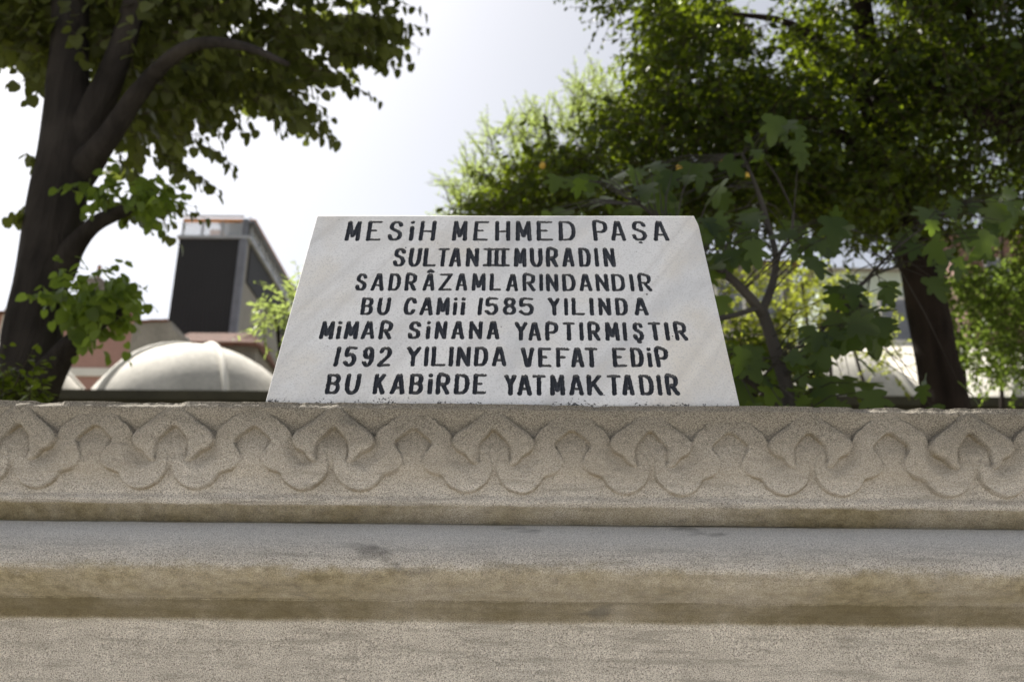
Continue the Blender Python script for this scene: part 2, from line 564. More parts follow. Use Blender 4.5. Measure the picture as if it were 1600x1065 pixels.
# swelling moulding under the frieze, swept along the tomb
Yb = YF - .062
prof = [(Y, P(800, py, Y)[2]) for Y, py in ((Y_rec+.004, 818.4), (Yb+.084, 821.5), (Yb+.062, 828), (Yb+.041, 837), (Yb+.025, 848), (Yb+.012, 861), (Yb+.003, 876), (Yb, 889),
        (Yb+.004, 900), (Yb+.016, 914), (Yb+.036, 926))] + [(Y_lip, z_lip)]
pr = spline(prof, 7)
low = np.array([(Y_lip+.006, z_lip+.004), (Y_lip+.0025, z_lip-.0015), (Y_lip+.016, z_lip-.010), (Y_wall-.008, z_wall+.006), (Y_wall, z_wall)])
n_x = 900
xs2 = np.linspace(X0+.02, X1-.02, n_x)

def sweep(name, pr, seed, back):
    k = len(pr)
    Yp = pr[:, 0][:, None] + .0016*vnoise(xs2[None, :]*6+0*pr[:, :1], pr[:, 1][:, None]*25, seed, 3) + .0008*vnoise(xs2[None, :]*80+0*pr[:, :1], pr[:, 1][:, None]*120, seed+1, 3)
    Zp = pr[:, 1][:, None] + .0010*vnoise(xs2[None, :]*5+0*pr[:, :1], 0*xs2[None, :]+0*pr[:, :1], seed+2, 3)
    V = np.stack([np.broadcast_to(xs2, Yp.shape), Yp, Zp], -1).reshape(-1, 3)
    idx = np.arange(k*n_x).reshape(k, n_x)
    q = np.stack([idx[1:, :-1], idx[1:, 1:], idx[:-1, 1:], idx[:-1, :-1]], -1).reshape(-1, 4)
    b = len(V)
    V = np.vstack([V, [[xs2[0], back, pr[0, 1]], [xs2[-1], back, pr[0, 1]], [xs2[0], back, pr[-1, 1]], [xs2[-1], back, pr[-1, 1]]]])
    top = np.array([[*idx[0], b+1, b]]); bot = np.array([[*idx[-1][::-1], b+2, b+3]])
    el = np.array([[*idx[:, 0], b+2, b]]); er = np.array([[*idx[:, -1][::-1], b+1, b+3]])
    bk = np.array([[b, b+1, b+3, b+2]])
    return np_mesh(name, V, [q, top, bot, el, er, bk], M['stone'], tomb, True)
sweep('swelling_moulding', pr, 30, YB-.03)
wallp = np.vstack([low, [(Y_wall+.0005, z_wall-.02*k) for k in range(1, 12)], [(Y_wall+.002, .02)], [(Y_wall+.002, -.05)]])
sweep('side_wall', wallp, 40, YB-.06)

# ------------------------------------------------------------------ marble plaque
LEAN = R(25)
PO = np.array([0, YF+.012, z_top+.0006])                   # a point of the foot line
SU = np.array([0, math.sin(LEAN), math.cos(LEAN)])          # up the slope
SN = np.array([0, -math.cos(LEAN), math.sin(LEAN)])         # out of the face
def to_plane(px, py):
    d = FW*F + RT*(px-800.0) - UP*(py-532.5)
    tt = np.dot(PO-CAM, SN)/np.dot(d, SN)
    p = CAM+d*tt
    return np.array([p[0], np.dot(p-PO, SU)])
cBL, cBR, cTL, cTR = to_plane(414, 631), to_plane(1155.5, 634), to_plane(496, 336), to_plane(1088, 336.5)
plaque = empty('memorial_plaque', 'grey white marble plaque with seven black engraved lines, leaning back on the carved tomb', 'plaque',
               ((cBL[0]+cBR[0])/2, PO[1], PO[2]))

G = {  # stroke glyphs on a unit cell, y down
 'A': [[(0,1),(.40,0),(.60,0),(1,1)], [(.2,.72),(.8,.72)]],
 'B': [[(0,0),(0,1)], [(0,0),(.6,0),(.86,.07),(.94,.22),(.86,.38),(.6,.47),(0,.47)], [(.6,.47),(.9,.55),(1,.73),(.9,.92),(.6,1),(0,1)]],
 'C': [[(1,.24),(.84,.06),(.5,0),(.2,.08),(.03,.3),(0,.55),(.05,.8),(.24,.96),(.5,1),(.8,.94),(.97,.78)]],
 'D': [[(0,0),(0,1)], [(0,0),(.5,0),(.82,.09),(.97,.3),(1,.52),(.95,.76),(.78,.94),(.5,1),(0,1)]],
 'E': [[(1,0),(0,0),(0,1),(1,1)], [(0,.49),(.58,.49)]],
 'F': [[(1,0),(0,0),(0,1)], [(0,.49),(.62,.49)]],
 'H': [[(0,0),(0,1)], [(1,0),(1,1)], [(0,.53),(1,.53)]],
 'I': [[(.5,0),(.5,1)]],
 'i': [[(.5,0),(.5,.03)], [(.5,.30),(.5,1)]],
 'K': [[(0,0),(0,1)], [(.92,0),(.08,.62)], [(.38,.42),(1,1)]],
 'L': [[(0,0),(0,1),(1,1)]],
 'M': [[(0,1),(.06,0),(.5,.80),(.94,0),(1,1)]],
 'N': [[(0,1),(.02,0),(.98,1),(1,0)]],
 'P': [[(0,1),(0,0),(.62,0),(.92,.08),(1,.27),(.92,.46),(.62,.56),(0,.56)]],
 'R': [[(0,1),(0,0),(.62,0),(.9,.08),(.97,.26),(.9,.43),(.62,.52),(0,.52)], [(.45,.52),(1,1)]],
 'S': [[(.97,.20),(.82,.05),(.5,0),(.2,.05),(.06,.22),(.14,.38),(.5,.48),(.86,.58),(1,.76),(.86,.94),(.5,1),(.16,.95),(0,.77)]],
 'T': [[(0,0),(1,0)], [(.5,0),(.5,1)]],
 'U': [[(0,0),(0,.62),(.1,.87),(.34,1),(.66,1),(.9,.87),(1,.62),(1,0)]],
 'V': [[(0,0),(.42,1),(.58,1),(1,0)]],
 'Y': [[(0,0),(.5,.48),(1,0)], [(.5,.48),(.5,1)]],
 'Z': [[(0,0),(1,0),(0,1),(1,1)]],
 '1': [[(.6,0),(.4,1)]],
 '2': [[(.05,.22),(.2,.05),(.5,0),(.82,.06),(.97,.24),(.9,.42),(.5,.68),(0,1),(1,1)]],
 '5': [[(1,0),(.14,0),(.06,.42),(.45,.36),(.8,.42),(1,.62),(.93,.86),(.65,1),(.3,.98),(0,.84)]],
 '8': [[(.5,.46),(.2,.39),(.08,.23),(.2,.05),(.5,0),(.8,.05),(.92,.23),(.8,.39),(.5,.46),(.14,.57),(0,.75),(.14,.94),(.5,1),(.86,.94),(1,.75),(.86,.57),(.5,.46)]],
 '9': [[(.97,.30),(.82,.50),(.5,.57),(.15,.48),(.04,.27),(.17,.07),(.5,0),(.83,.08),(.98,.3),(1,.55),(.92,.82),(.6,1),(.3,1),(.03,.86)]],
 'W': [[(0,0),(1,0)], [(0,1),(1,1)], [(.2,0),(.2,1)], [(.5,0),(.5,1)], [(.8,0),(.8,1)]],      # the ligatured III
}
G['Ş'] = G['S'] + [[(.52,1.16),(.60,1.17)]]
G['Â'] = G['A'] + [[(.26,-.19),(.5,-.30),(.74,-.19)]]
KZ = 1600/300.0
def L(ox, y0, y1, s):
    """letters as 'char left right' in the zoomed strip whose left photo column is ox"""
    out = []
    a = s.split()
    for i in range(0, len(a), 3):
        out.append((a[i], ox+float(a[i+1])/KZ, ox+float(a[i+2])/KZ, y0, y1))
    return out
def yz(off, z): return off+z/KZ
LINES = [
 (6.3, L(490, yz(336,50), yz(336,213), 'M 255 410 E 433 585 S 612 755 i 785 855 H 875 1027 M 1152 1290 E 1330 1465 H 1510 1642') +
       L(780, yz(336,50), yz(336,214), 'M 135 270 E 310 452 D 492 640 P 775 910 A 935 1060 Ş 1093 1237 A 1288 1418')),
 (6.4, L(490, yz(336,275), yz(336,428), 'S 655 778 U 785 907 L 908 1018 T 1035 1140 A 1128 1230 N 1265 1383 W 1405 1644') +
       L(780, yz(336,275), yz(336,430), 'M 122 230 U 255 363 R 388 495 A 528 633 D 657 768 I 790 833 N 860 973')),
 (5.9, L(490, yz(416,60), yz(416,202), 'S 340 458 A 472 582 D 618 738 R 755 870 Â 905 1008 Z 1037 1165 A 1178 1280 M 1315 1440 L 1465 1565') +
       L(780, yz(416,64), yz(416,206), 'A 58 160 R 195 303 I 330 370 N 387 495 D 522 640 A 670 778 N 797 917 D 930 1055 I 1078 1132 R 1150 1278')),
 (6.2, L(490, yz(416,260), yz(416,404), 'B 385 510 U 522 650 C 745 865 A 880 992 M 1018 1142 i 1155 1205 i 1222 1270 1 1365 1413 5 1425 1543 8 1575 1692') +
       L(780, yz(416,263), yz(416,407), '5 163 290 Y 405 508 I 537 578 L 607 720 I 748 792 N 820 937 D 960 1078 A 1132 1247')),
 (6.4, L(490, yz(491,57), yz(491,205), 'M 42 187 i 178 248 M 247 388 A 388 503 R 540 670 S 780 903 i 927 985 N 1005 1118 A 1143 1253 N 1290 1413 A 1440 1547') +
       L(780, yz(491,66), yz(491,217), 'Y 127 238 A 240 350 P 383 495 T 522 633 I 665 705 R 733 848 M 875 1007 I 1025 1068 Ş 1103 1212 T 1230 1345 I 1375 1422 R 1447 1577')),
 (6.7, L(490, yz(491,270), yz(491,432), '1 165 232 5 238 372 9 393 518 2 527 663 Y 780 903 I 910 972 L 975 1100 I 1120 1173 N 1185 1315 D 1335 1458 A 1483 1607') +
       L(780, yz(491,277), yz(491,438), 'V 180 295 E 322 440 F 470 592 A 602 713 T 705 823 E 937 1070 D 1085 1212 i 1222 1283 P 1290 1423')),
 (7.0, L(490, yz(561,122), yz(561,290), 'B 90 240 U 250 402 K 488 613 A 633 757 B 790 925 i 945 998 R 1015 1145 D 1168 1305 E 1325 1450') +
       L(780, yz(561,130), yz(561,299), 'Y 42 148 A 150 272 T 270 392 M 420 550 A 585 710 K 725 868 T 885 1015 A 1030 1135 D 1157 1297 I 1308 1360 R 1375 1508')),
]
GS = .00080
for c_, t_ in ((cBL, cTL), (cBR, cTR)):                     # run the side edges down to the ledge
    k_ = c_[1]/(t_[1]-c_[1]); c_[0] -= k_*(t_[0]-c_[0]); c_[1] = 0.0
nU, nV = int((cBR[0]-cBL[0])/GS)+1, int(((cTL[1]+cTR[1])/2-cBL[1])/GS)+1
su, sv = np.meshgrid(np.linspace(0, 1, nU), np.linspace(0, 1, nV))
UU = (cBL[0]*(1-su)+cBR[0]*su)*(1-sv)+(cTL[0]*(1-su)+cTR[0]*su)*sv
VV = (cBL[1]*(1-su)+cBR[1]*su)*(1-sv)+(cTL[1]*(1-su)+cTR[1]*su)*sv
v_off = 0.0
# rounded top right shoulder
UU -= .004*smoothstep(.90, 1.0, sv)**2*smoothstep(.9, 1, su)
SD = np.full(UU.shape, -1.0); LID = np.full(UU.shape, -1)
rl = random.Random(3)
u_lo, v_max = UU.min(), VV.max()
for li, (thk, letters) in enumerate(LINES):
    for ch, xl, xr, y0, y1 in letters:
        xc, yc = (xl+xr)/2, (y0+y1)/2
        ctr = to_plane(xc, yc)
        top, bot = to_plane(xc, y0), to_plane(xc, y1)
        hh = top[1]-bot[1]
        mpp = to_plane(xc+1, yc)[0]-ctr[0]
        if ch in 'TYV': ctr = np.array([top[0], ctr[1]])
        if ch in 'AÂL': ctr = np.array([bot[0], ctr[1]])
        # slant that the lean alone gives this column
        upx = to_plane(xc, y0)[0]-to_plane(xc, y1)[0]
        wid = max((xr-xl)*mpp-(0 if ch in 'TYVAÂL' else .9*abs(upx)), 2.0*thk*mpp if ch in 'Ii1' else .009)
        rad = thk*mpp*.53
        w_in = wid-2*rad
        slant = .018*rl.uniform(-1, 1)*hh
        for s in G[ch]:
            pts = []
            for gx, gy in s:
                X = ctr[0]+(gx-.5)*max(w_in, .0 if ch in 'Ii' else .001)+slant*(.5-gy)
                if ch in 'Ii': X = ctr[0]+slant*(.5-gy)
                Yv = bot[1]+rad*.8+(1-gy)*(hh-1.6*rad)
                pts.append((X, Yv-v_off))
            if len(s) > 5:
                pts = [tuple(p) for p in spline(pts, 5)]
            for (ax, ay), (bx, by) in zip(pts[:-1], pts[1:]):
                horiz = abs(by-ay) < .35*abs(bx-ax)
                r_ = rad*(.80 if horiz else 1.0)*rl.uniform(.95, 1.05)
                i0 = np.searchsorted(VV[:, 0], min(ay, by)-rad-.003); i1 = np.searchsorted(VV[:, 0], max(ay, by)+rad+.003)
                fu0 = (min(ax, bx)-rad-.02-UU[:, 0].min())/(UU[0, -1]-UU[0, 0]); 
                sl_ = slice(max(i0-2, 0), i1+2)
                pu, pv = UU[sl_], VV[sl_]
                c0 = max(0, int(np.argmax(pu[0] > min(ax, bx)-.03))-5); 
                cols = (pu.min(0) < max(ax, bx)+.03) & (pu.max(0) > min(ax, bx)-.03)
                cw = np.where(cols)[0]
                if len(cw) == 0: continue
                cs = slice(cw[0], cw[-1]+1)
                pu, pv = pu[:, cs], pv[:, cs]
                ex, ey = bx-ax, by-ay
                tt = np.clip(((pu-ax)*ex+(pv-ay)*ey)/(ex*ex+ey*ey+1e-12), 0, 1)
                # chisel ends are squarer than round
                d = r_-np.hypot(pu-ax-tt*ex, pv-ay-tt*ey)
                cur = SD[sl_, cs]; lid = LID[sl_, cs]
                w = d > cur
                SD[sl_, cs] = np.where(w, d, cur); LID[sl_, cs] = np.where(w, li, lid)
# chance nicks of the chisel beside the letters and the stray dot under the third line
for (nxp, nyp, r_, li) in ((1010.6, 459.5, 1.7, 2), (684, 380, 1.2, 0), (690, 383, 1.0, 0), (680, 378, .9, 0), (1051, 525, 1.0, 4), (1053, 516, .8, 4),
                           (688, 400, .9, 1), (686, 404, .8, 1), (944, 617, .9, 6), (634, 387, 1.6, 1)):
    c = to_plane(nxp, nyp); c[1] -= v_off
    d = r_*.00092-np.hypot(UU-c[0], VV-c[1])
    w = d > SD
    SD = np.where(w, d, SD); LID = np.where(w, li, LID)
near = SD > -.004
SD = SD + near*(.00052*vnoise(UU*520, VV*520, 21, 2) + .00042*vnoise(UU*170, VV*170, 22, 2))
# snap grid vertices onto the outline
gv, gu = np.gradient(SD, GS, GS)
gn = np.sqrt(gu**2+gv**2)+1e-6
snap = (np.abs(SD) < .45*GS) & (gn > .4)
mv = np.where(snap, -SD/np.maximum(gn, .7), 0)
UU = UU+mv*gu/gn; VV = VV+mv*gv/gn
SD = np.where(snap, 0, SD)
depth = .0046*(1-np.exp(-np.clip(SD, 0, 1)/.0022))
depth = np.where(SD > 0, depth + .0003*vnoise(UU*300, VV*300, 23), 0)
edge = np.minimum(sv*.47, (1-sv)*.47)
back = .0013*smoothstep(.0028, 0, edge)+.004*smoothstep(.006, 0, sv*.47)*np.clip(vnoise(UU*40, VV*0, 24, 3), 0, 1)
back += .0004*vnoise(UU*12, VV*12, 25, 3)
off = -(depth+back)
W = PO[None, None, :]+UU[..., None]*np.array([1, 0, 0])+(VV+v_off*0)[..., None]*SU+off[..., None]*SN
V = W.reshape(-1, 3)
idx = np.arange(nU*nV).reshape(nV, nU)
q = np.stack([idx[:-1, :-1], idx[:-1, 1:], idx[1:, 1:], idx[1:, :-1]], -1).reshape(-1, 4)
sdv = SD.ravel(); lidv = LID.ravel()
inl = sdv[q].mean(1) > 0
fl = np.max(np.where(sdv[q] > -1e-7, lidv[q], -1), 1)
THK = .055
ring = np.concatenate([idx[0, :], idx[1:, -1], idx[-1, -2::-1], idx[-2:0:-1, 0]])
bV = V[ring]-SN*THK
bV[:, 2] = np.maximum(bV[:, 2], z_top+.0006)
V2 = np.vstack([V, bV])
rb = len(V)+np.arange(len(ring))
side = np.stack([np.roll(ring, -1), ring, rb, np.roll(rb, -1)], -1)
backf = rb[None, ::-1]
def sub(name, faces, mat, smooth=True):
    used = np.unique(np.concatenate([f.ravel() for f in faces]))
    mp = np.full(len(V2), -1); mp[used] = np.arange(len(used))
    return np_mesh(name, V2[used], [mp[f] for f in faces], mat, plaque, smooth)
sub('slab', [q[~inl], side, backf], M['marble'])
for li in range(7):
    sub('inscription_line', [q[inl & (fl == li)]], M['ink'])
# stone prop behind the leaning slab
pz = z_top+.001
for sx in (-.2, .2):
    y0 = PO[1]+THK/math.cos(LEAN)+.012
    ht = .26
    MB().add([(sx-.04, y0, pz), (sx+.04, y0, pz), (sx+.04, y0+.30, pz), (sx-.04, y0+.30, pz),
            (sx-.04, y0+ht*math.tan(LEAN), pz+ht), (sx+.04, y0+ht*math.tan(LEAN), pz+ht), (sx+.04, y0+.30, pz+ht*.3), (sx-.04, y0+.30, pz+ht*.3)],
           [(3,2,1,0),(4,5,6,7),(0,1,5,4),(1,2,6,5),(2,3,7,6),(3,0,4,7)]).build('back_support', M['stone'], plaque)

# ------------------------------------------------------------------ far buildings
M['pink'] = plaster('pink_plaster', (.40, .235, .20), .12, .5)
M['cream'] = plaster('cream_plaster', (.62, .58, .50), .12, .5)
M['greywall'] = plaster('grey_render', (.27, .26, .24), .15, .4)
M['concrete'] = plaster('rough_concrete', (.22, .205, .18), .4, 1.2)
M['lead'] = plaster('pale_dome_mortar', (.49, .465, .41), .34, .9, .8)
M['rib'] = plaster('dome_rib_mortar', (.66, .63, .56), .1, 2, .8)
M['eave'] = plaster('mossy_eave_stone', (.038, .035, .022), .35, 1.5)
M['ashlar'] = plaster('court_ashlar', (.24, .22, .18), .25, 1.0)
M['tile'] = plaster('old_roof_tile', (.16, .075, .05), .4, 5)
M['white'] = plaster('white_trim', (.72, .70, .66), .08, 1)
M['greenwall'] = plaster('pale_green_plaster', (.46, .52, .47), .1, .5)
M['brick'] = plaster('red_brick', (.21, .125, .10), .3, 4)
t = NT('black_corrugated_sheet')
wv = t.node('ShaderNodeTexWave', bands_direction='X')
wv.inputs['Scale'].default_value = 2.4; wv.inputs['Distortion'].default_value = .6
t.l.new(t.coords(), wv.inputs['Vector'])
t.color(t.ramp(t.math('ADD', t.math('MULTIPLY', wv.outputs['Fac'], .4), t.math('MULTIPLY', t.noise(.5, 5, .6), .6)), [(.25, (.006, .006, .007)), (.75, (.017, .017, .019))]))
t.rough(.7); t.bump(wv.outputs['Fac'], .4, .05)
M['blacksheet'] = t.m
def metal(name, c, r=.45, met=.6):
    t = NT(name); n = t.noise(4, 4, .6)
    t.color(t.ramp(n, [(.3, tuple(x*.75 for x in c)), (.7, c)])); t.rough(r); t.b.inputs['Metallic'].default_value = met
    return t.m
M['zinc'] = metal('zinc_pipe', (.20, .21, .24), .5, .3)
M['frame'] = metal('grey_window_frame', (.42, .44, .47), .5, .2)
M['rust'] = metal('rusty_flue', (.34, .17, .08), .8, .2)
M['orange'] = plaster('orange_timber', (.55, .25, .09), .15, 3)
t = NT('hazy_glass'); t.color((.62, .66, .72)); t.rough(.12)
tp = t.node('ShaderNodeBsdfTransparent'); mxs = t.node('ShaderNodeMixShader'); mxs.inputs[0].default_value = .62
t.l.new(t.b.outputs[0], mxs.inputs[1]); t.l.new(tp.outputs[0], mxs.inputs[2]); t.l.new(mxs.outputs[0], t.out.inputs['Surface'])
M['glass'] = t.m

def box_between(mb, px0, px1, pyt, Y0, depth, zb=0.0, pyx=None):
    a, b = P(px0, pyx or pyt, Y0), P(px1, pyx or pyt, Y0)
    zt = P((px0+px1)/2, pyt, Y0)[2]
    mb.box(a[0], b[0], Y0, Y0+depth, zb, zt)
    return a[0], b[0], zt

# arcade with its shallow domes
YA = 15.0
za = P(250, 611, YA)[2]
arc_e = empty('domed_arcade', 'low courtyard arcade with dark eave and pale ribbed domes beyond the tomb', 'arcade', (0, YA, 0))
ax0, ax1 = P(-260, 600, YA)[0], P(1900, 600, YA)[0]
MB().box(ax0, ax1, YA+.25, YA+5.2, 0, za-.42).build('wall', M['ashlar'], arc_e)
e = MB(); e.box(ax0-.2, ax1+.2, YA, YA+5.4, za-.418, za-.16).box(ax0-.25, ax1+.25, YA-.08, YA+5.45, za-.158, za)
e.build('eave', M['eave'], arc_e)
YD = YA+2.9
dome_x = [P(px, 580, YD)[0] for px in (-8, 312)]
step = dome_x[1]-dome_x[0]
ra = (P(480, 608, YD)[0]-P(140, 608, YD)[0])/2
for k in range(6):
    cx = dome_x[0]+k*step
    ztop = P(310, 546, YD)[2]; zb = za-.01
    hcap = ztop-zb
    nr, nt = 14, 48
    rs = (ra*ra+hcap*hcap)/(2*hcap)
    V, fs = [], []
    amax = math.asin(min(1, ra/rs)) if hcap < ra else math.pi/2
    for i in range(nr):
        a = amax*i/(nr-1)
        for j in range(nt):
            th = 2*math.pi*j/nt
            V.append((cx+rs*math.sin(a)*math.cos(th), YD+rs*math.sin(a)*math.sin(th), ztop-rs+rs*math.cos(a)))
    for i in range(nr-1):
        for j in range(nt):
            fs.append((i*nt+j, (i+1)*nt+j, (i+1)*nt+(j+1) % nt, i*nt+(j+1) % nt))
    dm = MB().add(V, fs).build('dome', M['lead'], arc_e, True)
    for az in (-126, -57, 15, 87, 159):
        pts = []
        for i in range(10):
            a = .10*amax+(.9*amax)*i/9
            pts.append((cx+rs*math.sin(a)*math.cos(R(az)), YD+rs*math.sin(a)*math.sin(R(az)), ztop-rs+rs*math.cos(a)+.01))
        MB().tube(pts, [.068]*10, 8).build('rib', M['rib'], dm, True)

# pink house with chimney
YP = 24.0
e = empty('pink_house', 'pink plastered house with white string course behind the left tree trunk', 'house', (P(120, 600, YP)[0], YP, 0))
b = MB(); x0, x1, zt = box_between(b, -130, 200, 492, YP, 8, pyx=560)
b.build('wall', M['pink'], e)
zs_ = P(150, 582, YP)[2]
MB().box(x0-.04, x1+.04, YP-.07, YP-.002, zs_-.11, zs_+.11).build('string_course', M['white'], e)
rf = MB(); rf.add([(x0-.3, YP-.3, zt), (x1+.02, YP-.3, zt), (x1+.02, YP+8.3, zt), (x0-.3, YP+8.3, zt), (x0+1.5, YP+4, zt+.3), (x1-3.2, YP+4, zt+.3)],
                  [(3,2,1,0),(0,1,5,4),(1,2,5),(2,3,4,5),(3,0,4)])
roof = rf.build('roof', M['tile'], e)
c0, c1 = P(127, 445, YP+1), P(156, 445, YP+1); zc = P(141, 433, YP+1)[2]
ch = MB().box(c0[0], c1[0], YP+1, YP+1.5, zt-.2, zc).build('chimney', M['concrete'], roof)
xm = (c0[0]+c1[0])/2+.05
MB().tube([(xm, YP+1.25, zc+.002), (xm, YP+1.25, P(145, 415, YP+1.25)[2])], [.055, .055], 12).build('flue_pipe', M['rust'], roof)
for px in (-60, 30):
    w = P(px, 520, YP)
    f = MB().box(w[0]-.5, w[0]+.5, YP-.05, YP-.002, w[2]-.7, w[2]+.7).build('window', M['white'], e)
    MB().box(w[0]-.42, w[0]+.42, YP-.056, YP-.052, w[2]-.62, w[2]+.62).build('pane', M['zinc'], f)

# rough concrete block
YC = 22.0
e = empty('concrete_outbuilding', 'bare grey concrete outbuilding between the pink house and the black tower', 'outbuilding', (P(236, 560, YC)[0], YC, 0))
a, b_ = P(203, 540, YC)[0], P(273, 540, YC)[0]
zt = P(236, 503, YC)[2]
n = 14
xsb = np.linspace(a, b_, n)
tops = [zt+.10*mnoise.noise(Vector((x*2.2, 3.3, 0)))-(.25 if i > n-3 else 0) for i, x in enumerate(xsb)]
b = MB()
V = [(x, YC, 0) for x in xsb]+[(x, YC, z) for x, z in zip(xsb, tops)]+[(x, YC+3.5, z) for x, z in zip(xsb, tops)]+[(x, YC+3.5, 0) for x in xsb]
fs = []
for i in range(n-1):
    fs += [(i, i+1, n+i+1, n+i), (n+i, n+i+1, 2*n+i+1, 2*n+i), (2*n+i, 2*n+i+1, 3*n+i+1, 3*n+i)]
fs += [(0, n, 2*n, 3*n), (n-1, 4*n-1, 3*n-1, 2*n-1)]
b.add(V, fs).build('wall', M['concrete'], e)
b = MB()
for i in range(n-1):
    if i < n-4: b.box(xsb[i]+.01, xsb[i+1]-.01, YC-.05, YC+.5, max(tops[i], tops[i+1])+.004, max(tops[i], tops[i+1])+.07)
b.build('coping_tile', M['tile'], e)

# black clad tower with glazed roof terrace
YT = 30.0
xl, xr = P(272, 447, YT)[0], P(372, 447, YT)[0]
zblk = P(322, 374, YT)[2]; zter = P(335, 343, YT)[2]
YE = 39.0
e = empty('black_tower_house', 'tall narrow house clad in black sheet with glazed terrace on top', 'tower house', ((xl+xr)/2, YT+4, 0))
MB().box(xl, xr+.10, YT+.03, YE, 0, zblk-.02).build('wall', M['greywall'], e)
MB().box(xl-.02, xr-.10, YT-.05, YT+.027, P(322, 540, YT)[2]-1, zblk).build('front_cladding', M['blacksheet'], e)
zb2 = P(386, 433, YT)[2]
MB().box(xr+.103, xr+.15, YT+.45, YT+6.2, zb2, zblk).build('side_cladding', M['blacksheet'], e)
MB().box(xr-.10, xr+.16, YT-.12, YT+.025, 0, zblk-.05).box(xr-.06, xr+.12, YT-.08, YT+.06, zblk-.048, zter).build('corner_column', M['zinc'], e)
MB().box(xl-.1, xr+.25, YT-.1, YE+.1, zblk+.003, zblk+.12).build('terrace_slab', M['frame'], e)
fr = MB()
zt0 = zblk+.123
for xx in np.linspace(xl, xr-.15, 4):
    fr.box(xx, xx+.07, YT-.02, YT+.05, zt0, zter-.08)
for yy in np.linspace(YT+.4, YE-.3, 9):
    fr.box(xr+.08, xr+.15, yy, yy+.09, zt0, zter-.08)
fr.box(xl, xr-.07, YT-.015, YT+.045, zt0+.75, zt0+.80).box(xr+.09, xr+.14, YT+.1, YE, zt0+.75, zt0+.80)
tf = fr.build('window_frame', M['frame'], e)
MB().box(xl+.05, xr-.08, YT+.012, YT+.018, zt0+.01, zter-.1).build('pane', M['glass'], tf)
MB().box(xr+.108, xr+.114, YT+.3, YE-.2, zt0+.01, zter-.1).build('pane', M['glass'], tf)
for xx in np.linspace(xl+.5, xr-.4, 3):
    MB().box(xx, xx+.28, YT+1.4, YT+1.6, zt0, zter-.12).build('timber_post', M['orange'], e)
for yy in np.linspace(YT+1.2, YE-.6, 4):
    MB().box(xr-.45, xr-.25, yy, yy+.35, zt0, zter-.12).build('timber_post', M['orange'], e)
MB().box(xl+.4, xr-.5, YT+1.62, YT+1.7, zt0+.7, zt0+1.05).build('timber_rail', M['orange'], e)
rb_ = MB().box(xr-1.0, xr+.30, YT+.10, YE+.1, zter-.075, zter+.02).build('roof', M['zinc'], e)
MB().box(xl+.02, xr+.10, YT-.06, YT+.09, zter-.078, zter).box(xr+.12, xr+.32, YT+.12, YE+.12, zter+.022, zter+.075).build('fascia', M['orange'], rb_)
MB().box(xr-.55, xr-.12, YT+.06, YT+.9, zt0, zter-.08).build('stair_box', M['blacksheet'], e)

# small tiled roof at its foot
YS = 25.5
e = empty('tiled_shed', 'small shed with old red tile roof at the foot of the black tower', 'shed', (P(335, 540, YS)[0], YS, 0))
a, b_, zr = P(266, 533, YS)[0], P(402, 548, YS)[0], P(320, 523, YS+1.4)[2]
MB().box(a+.1, b_-.1, YS+.25, YS+3, 0, zr-.75).build('wall', M['concrete'], e)
rr = MB()
nn = 22
for i in range(nn):
    xa = a+(b_-a)*i/nn; xb = a+(b_-a)*(i+1)/nn
    ridge = zr-.55*max(0, (i/nn-.72)/.28)
    rr.tube([(xa+.05, YS-.1, zr-.8), (xa+.05, YS+1.4, ridge)], [.07, .07], 8)
rr.add([(a, YS-.05, zr-.84), (b_, YS-.05, zr-.84), (b_, YS+1.4, zr-.6), (a+(b_-a)*.72, YS+1.4, zr-.03), (a, YS+1.4, zr-.03), (a, YS+3, zr-.84), (b_, YS+3, zr-.84)],
       [(0,1,2,3,4), (4,3,2,6,5), (0,4,5), (1,6,2)])
rr.build('roof', M['tile'], e)
wx = P(268, 536, YS-.2)[0], P(297, 536, YS-.2)[0]
MB().box(wx[0], wx[1], YS-.5, YS-.2, zr-1.2, P(280, 531, YS-.2)[2]).build('glint_block', M['white'], e)  # white block added to give the bright glint left of the roof

# houses glimpsed through the right hand foliage
def house(name, label, px0, px1, pyt, Y, wall, roofm, wins, rise=1.2):
    a, b_ = P(px0, pyt, Y)[0], P(px1, pyt, Y)[0]
    zt = P((px0+px1)/2, pyt, Y)[2]
    e = empty(name, label, 'house', ((a+b_)/2, Y, 0))
    MB().box(a, b_, Y, Y+7, 0, zt).build('wall', wall, e)
    r = MB()
    r.add([(a-.3, Y-.3, zt+.003), (b_+.3, Y-.3, zt+.003), (b_+.3, Y+7.3, zt+.003), (a-.3, Y+7.3, zt+.003), (a+1, Y+3.5, zt+rise), (b_-1, Y+3.5, zt+rise)],
          [(3,2,1,0),(0,1,5,4),(1,2,5),(2,3,4,5),(3,0,4)])
    r.build('roof', roofm, e)
    for (wx_, wy_) in wins:
        w = P(wx_, wy_, Y)
        f = MB().box(w[0]-.5, w[0]+.5, Y-.05, Y-.002, w[2]-.7, w[2]+.7).build('window', M['white'], e)
        MB().box(w[0]-.42, w[0]+.42, Y-.056, Y-.052, w[2]-.62, w[2]+.62).build('pane', M['zinc'], f)
    return e
house('pale_green_house', 'pale green house with low roof seen through leaves left of the right trunk', 1275, 1440, 425, 26, M['greenwall'], M['concrete'], [(1320, 500), (1400, 500)], .6)
house('brick_house', 'red brick house glimpsed high through the leaves at the right', 1490, 1700, 362, 34, M['brick'], M['tile'], [(1560, 430), (1640, 430)])
house('grey_house', 'grey brown house seen through branches just right of the plaque', 1090, 1238, 412, 30, M['concrete'], M['tile'], [(1140, 470), (1200, 470)], .5)
YK = 21.0
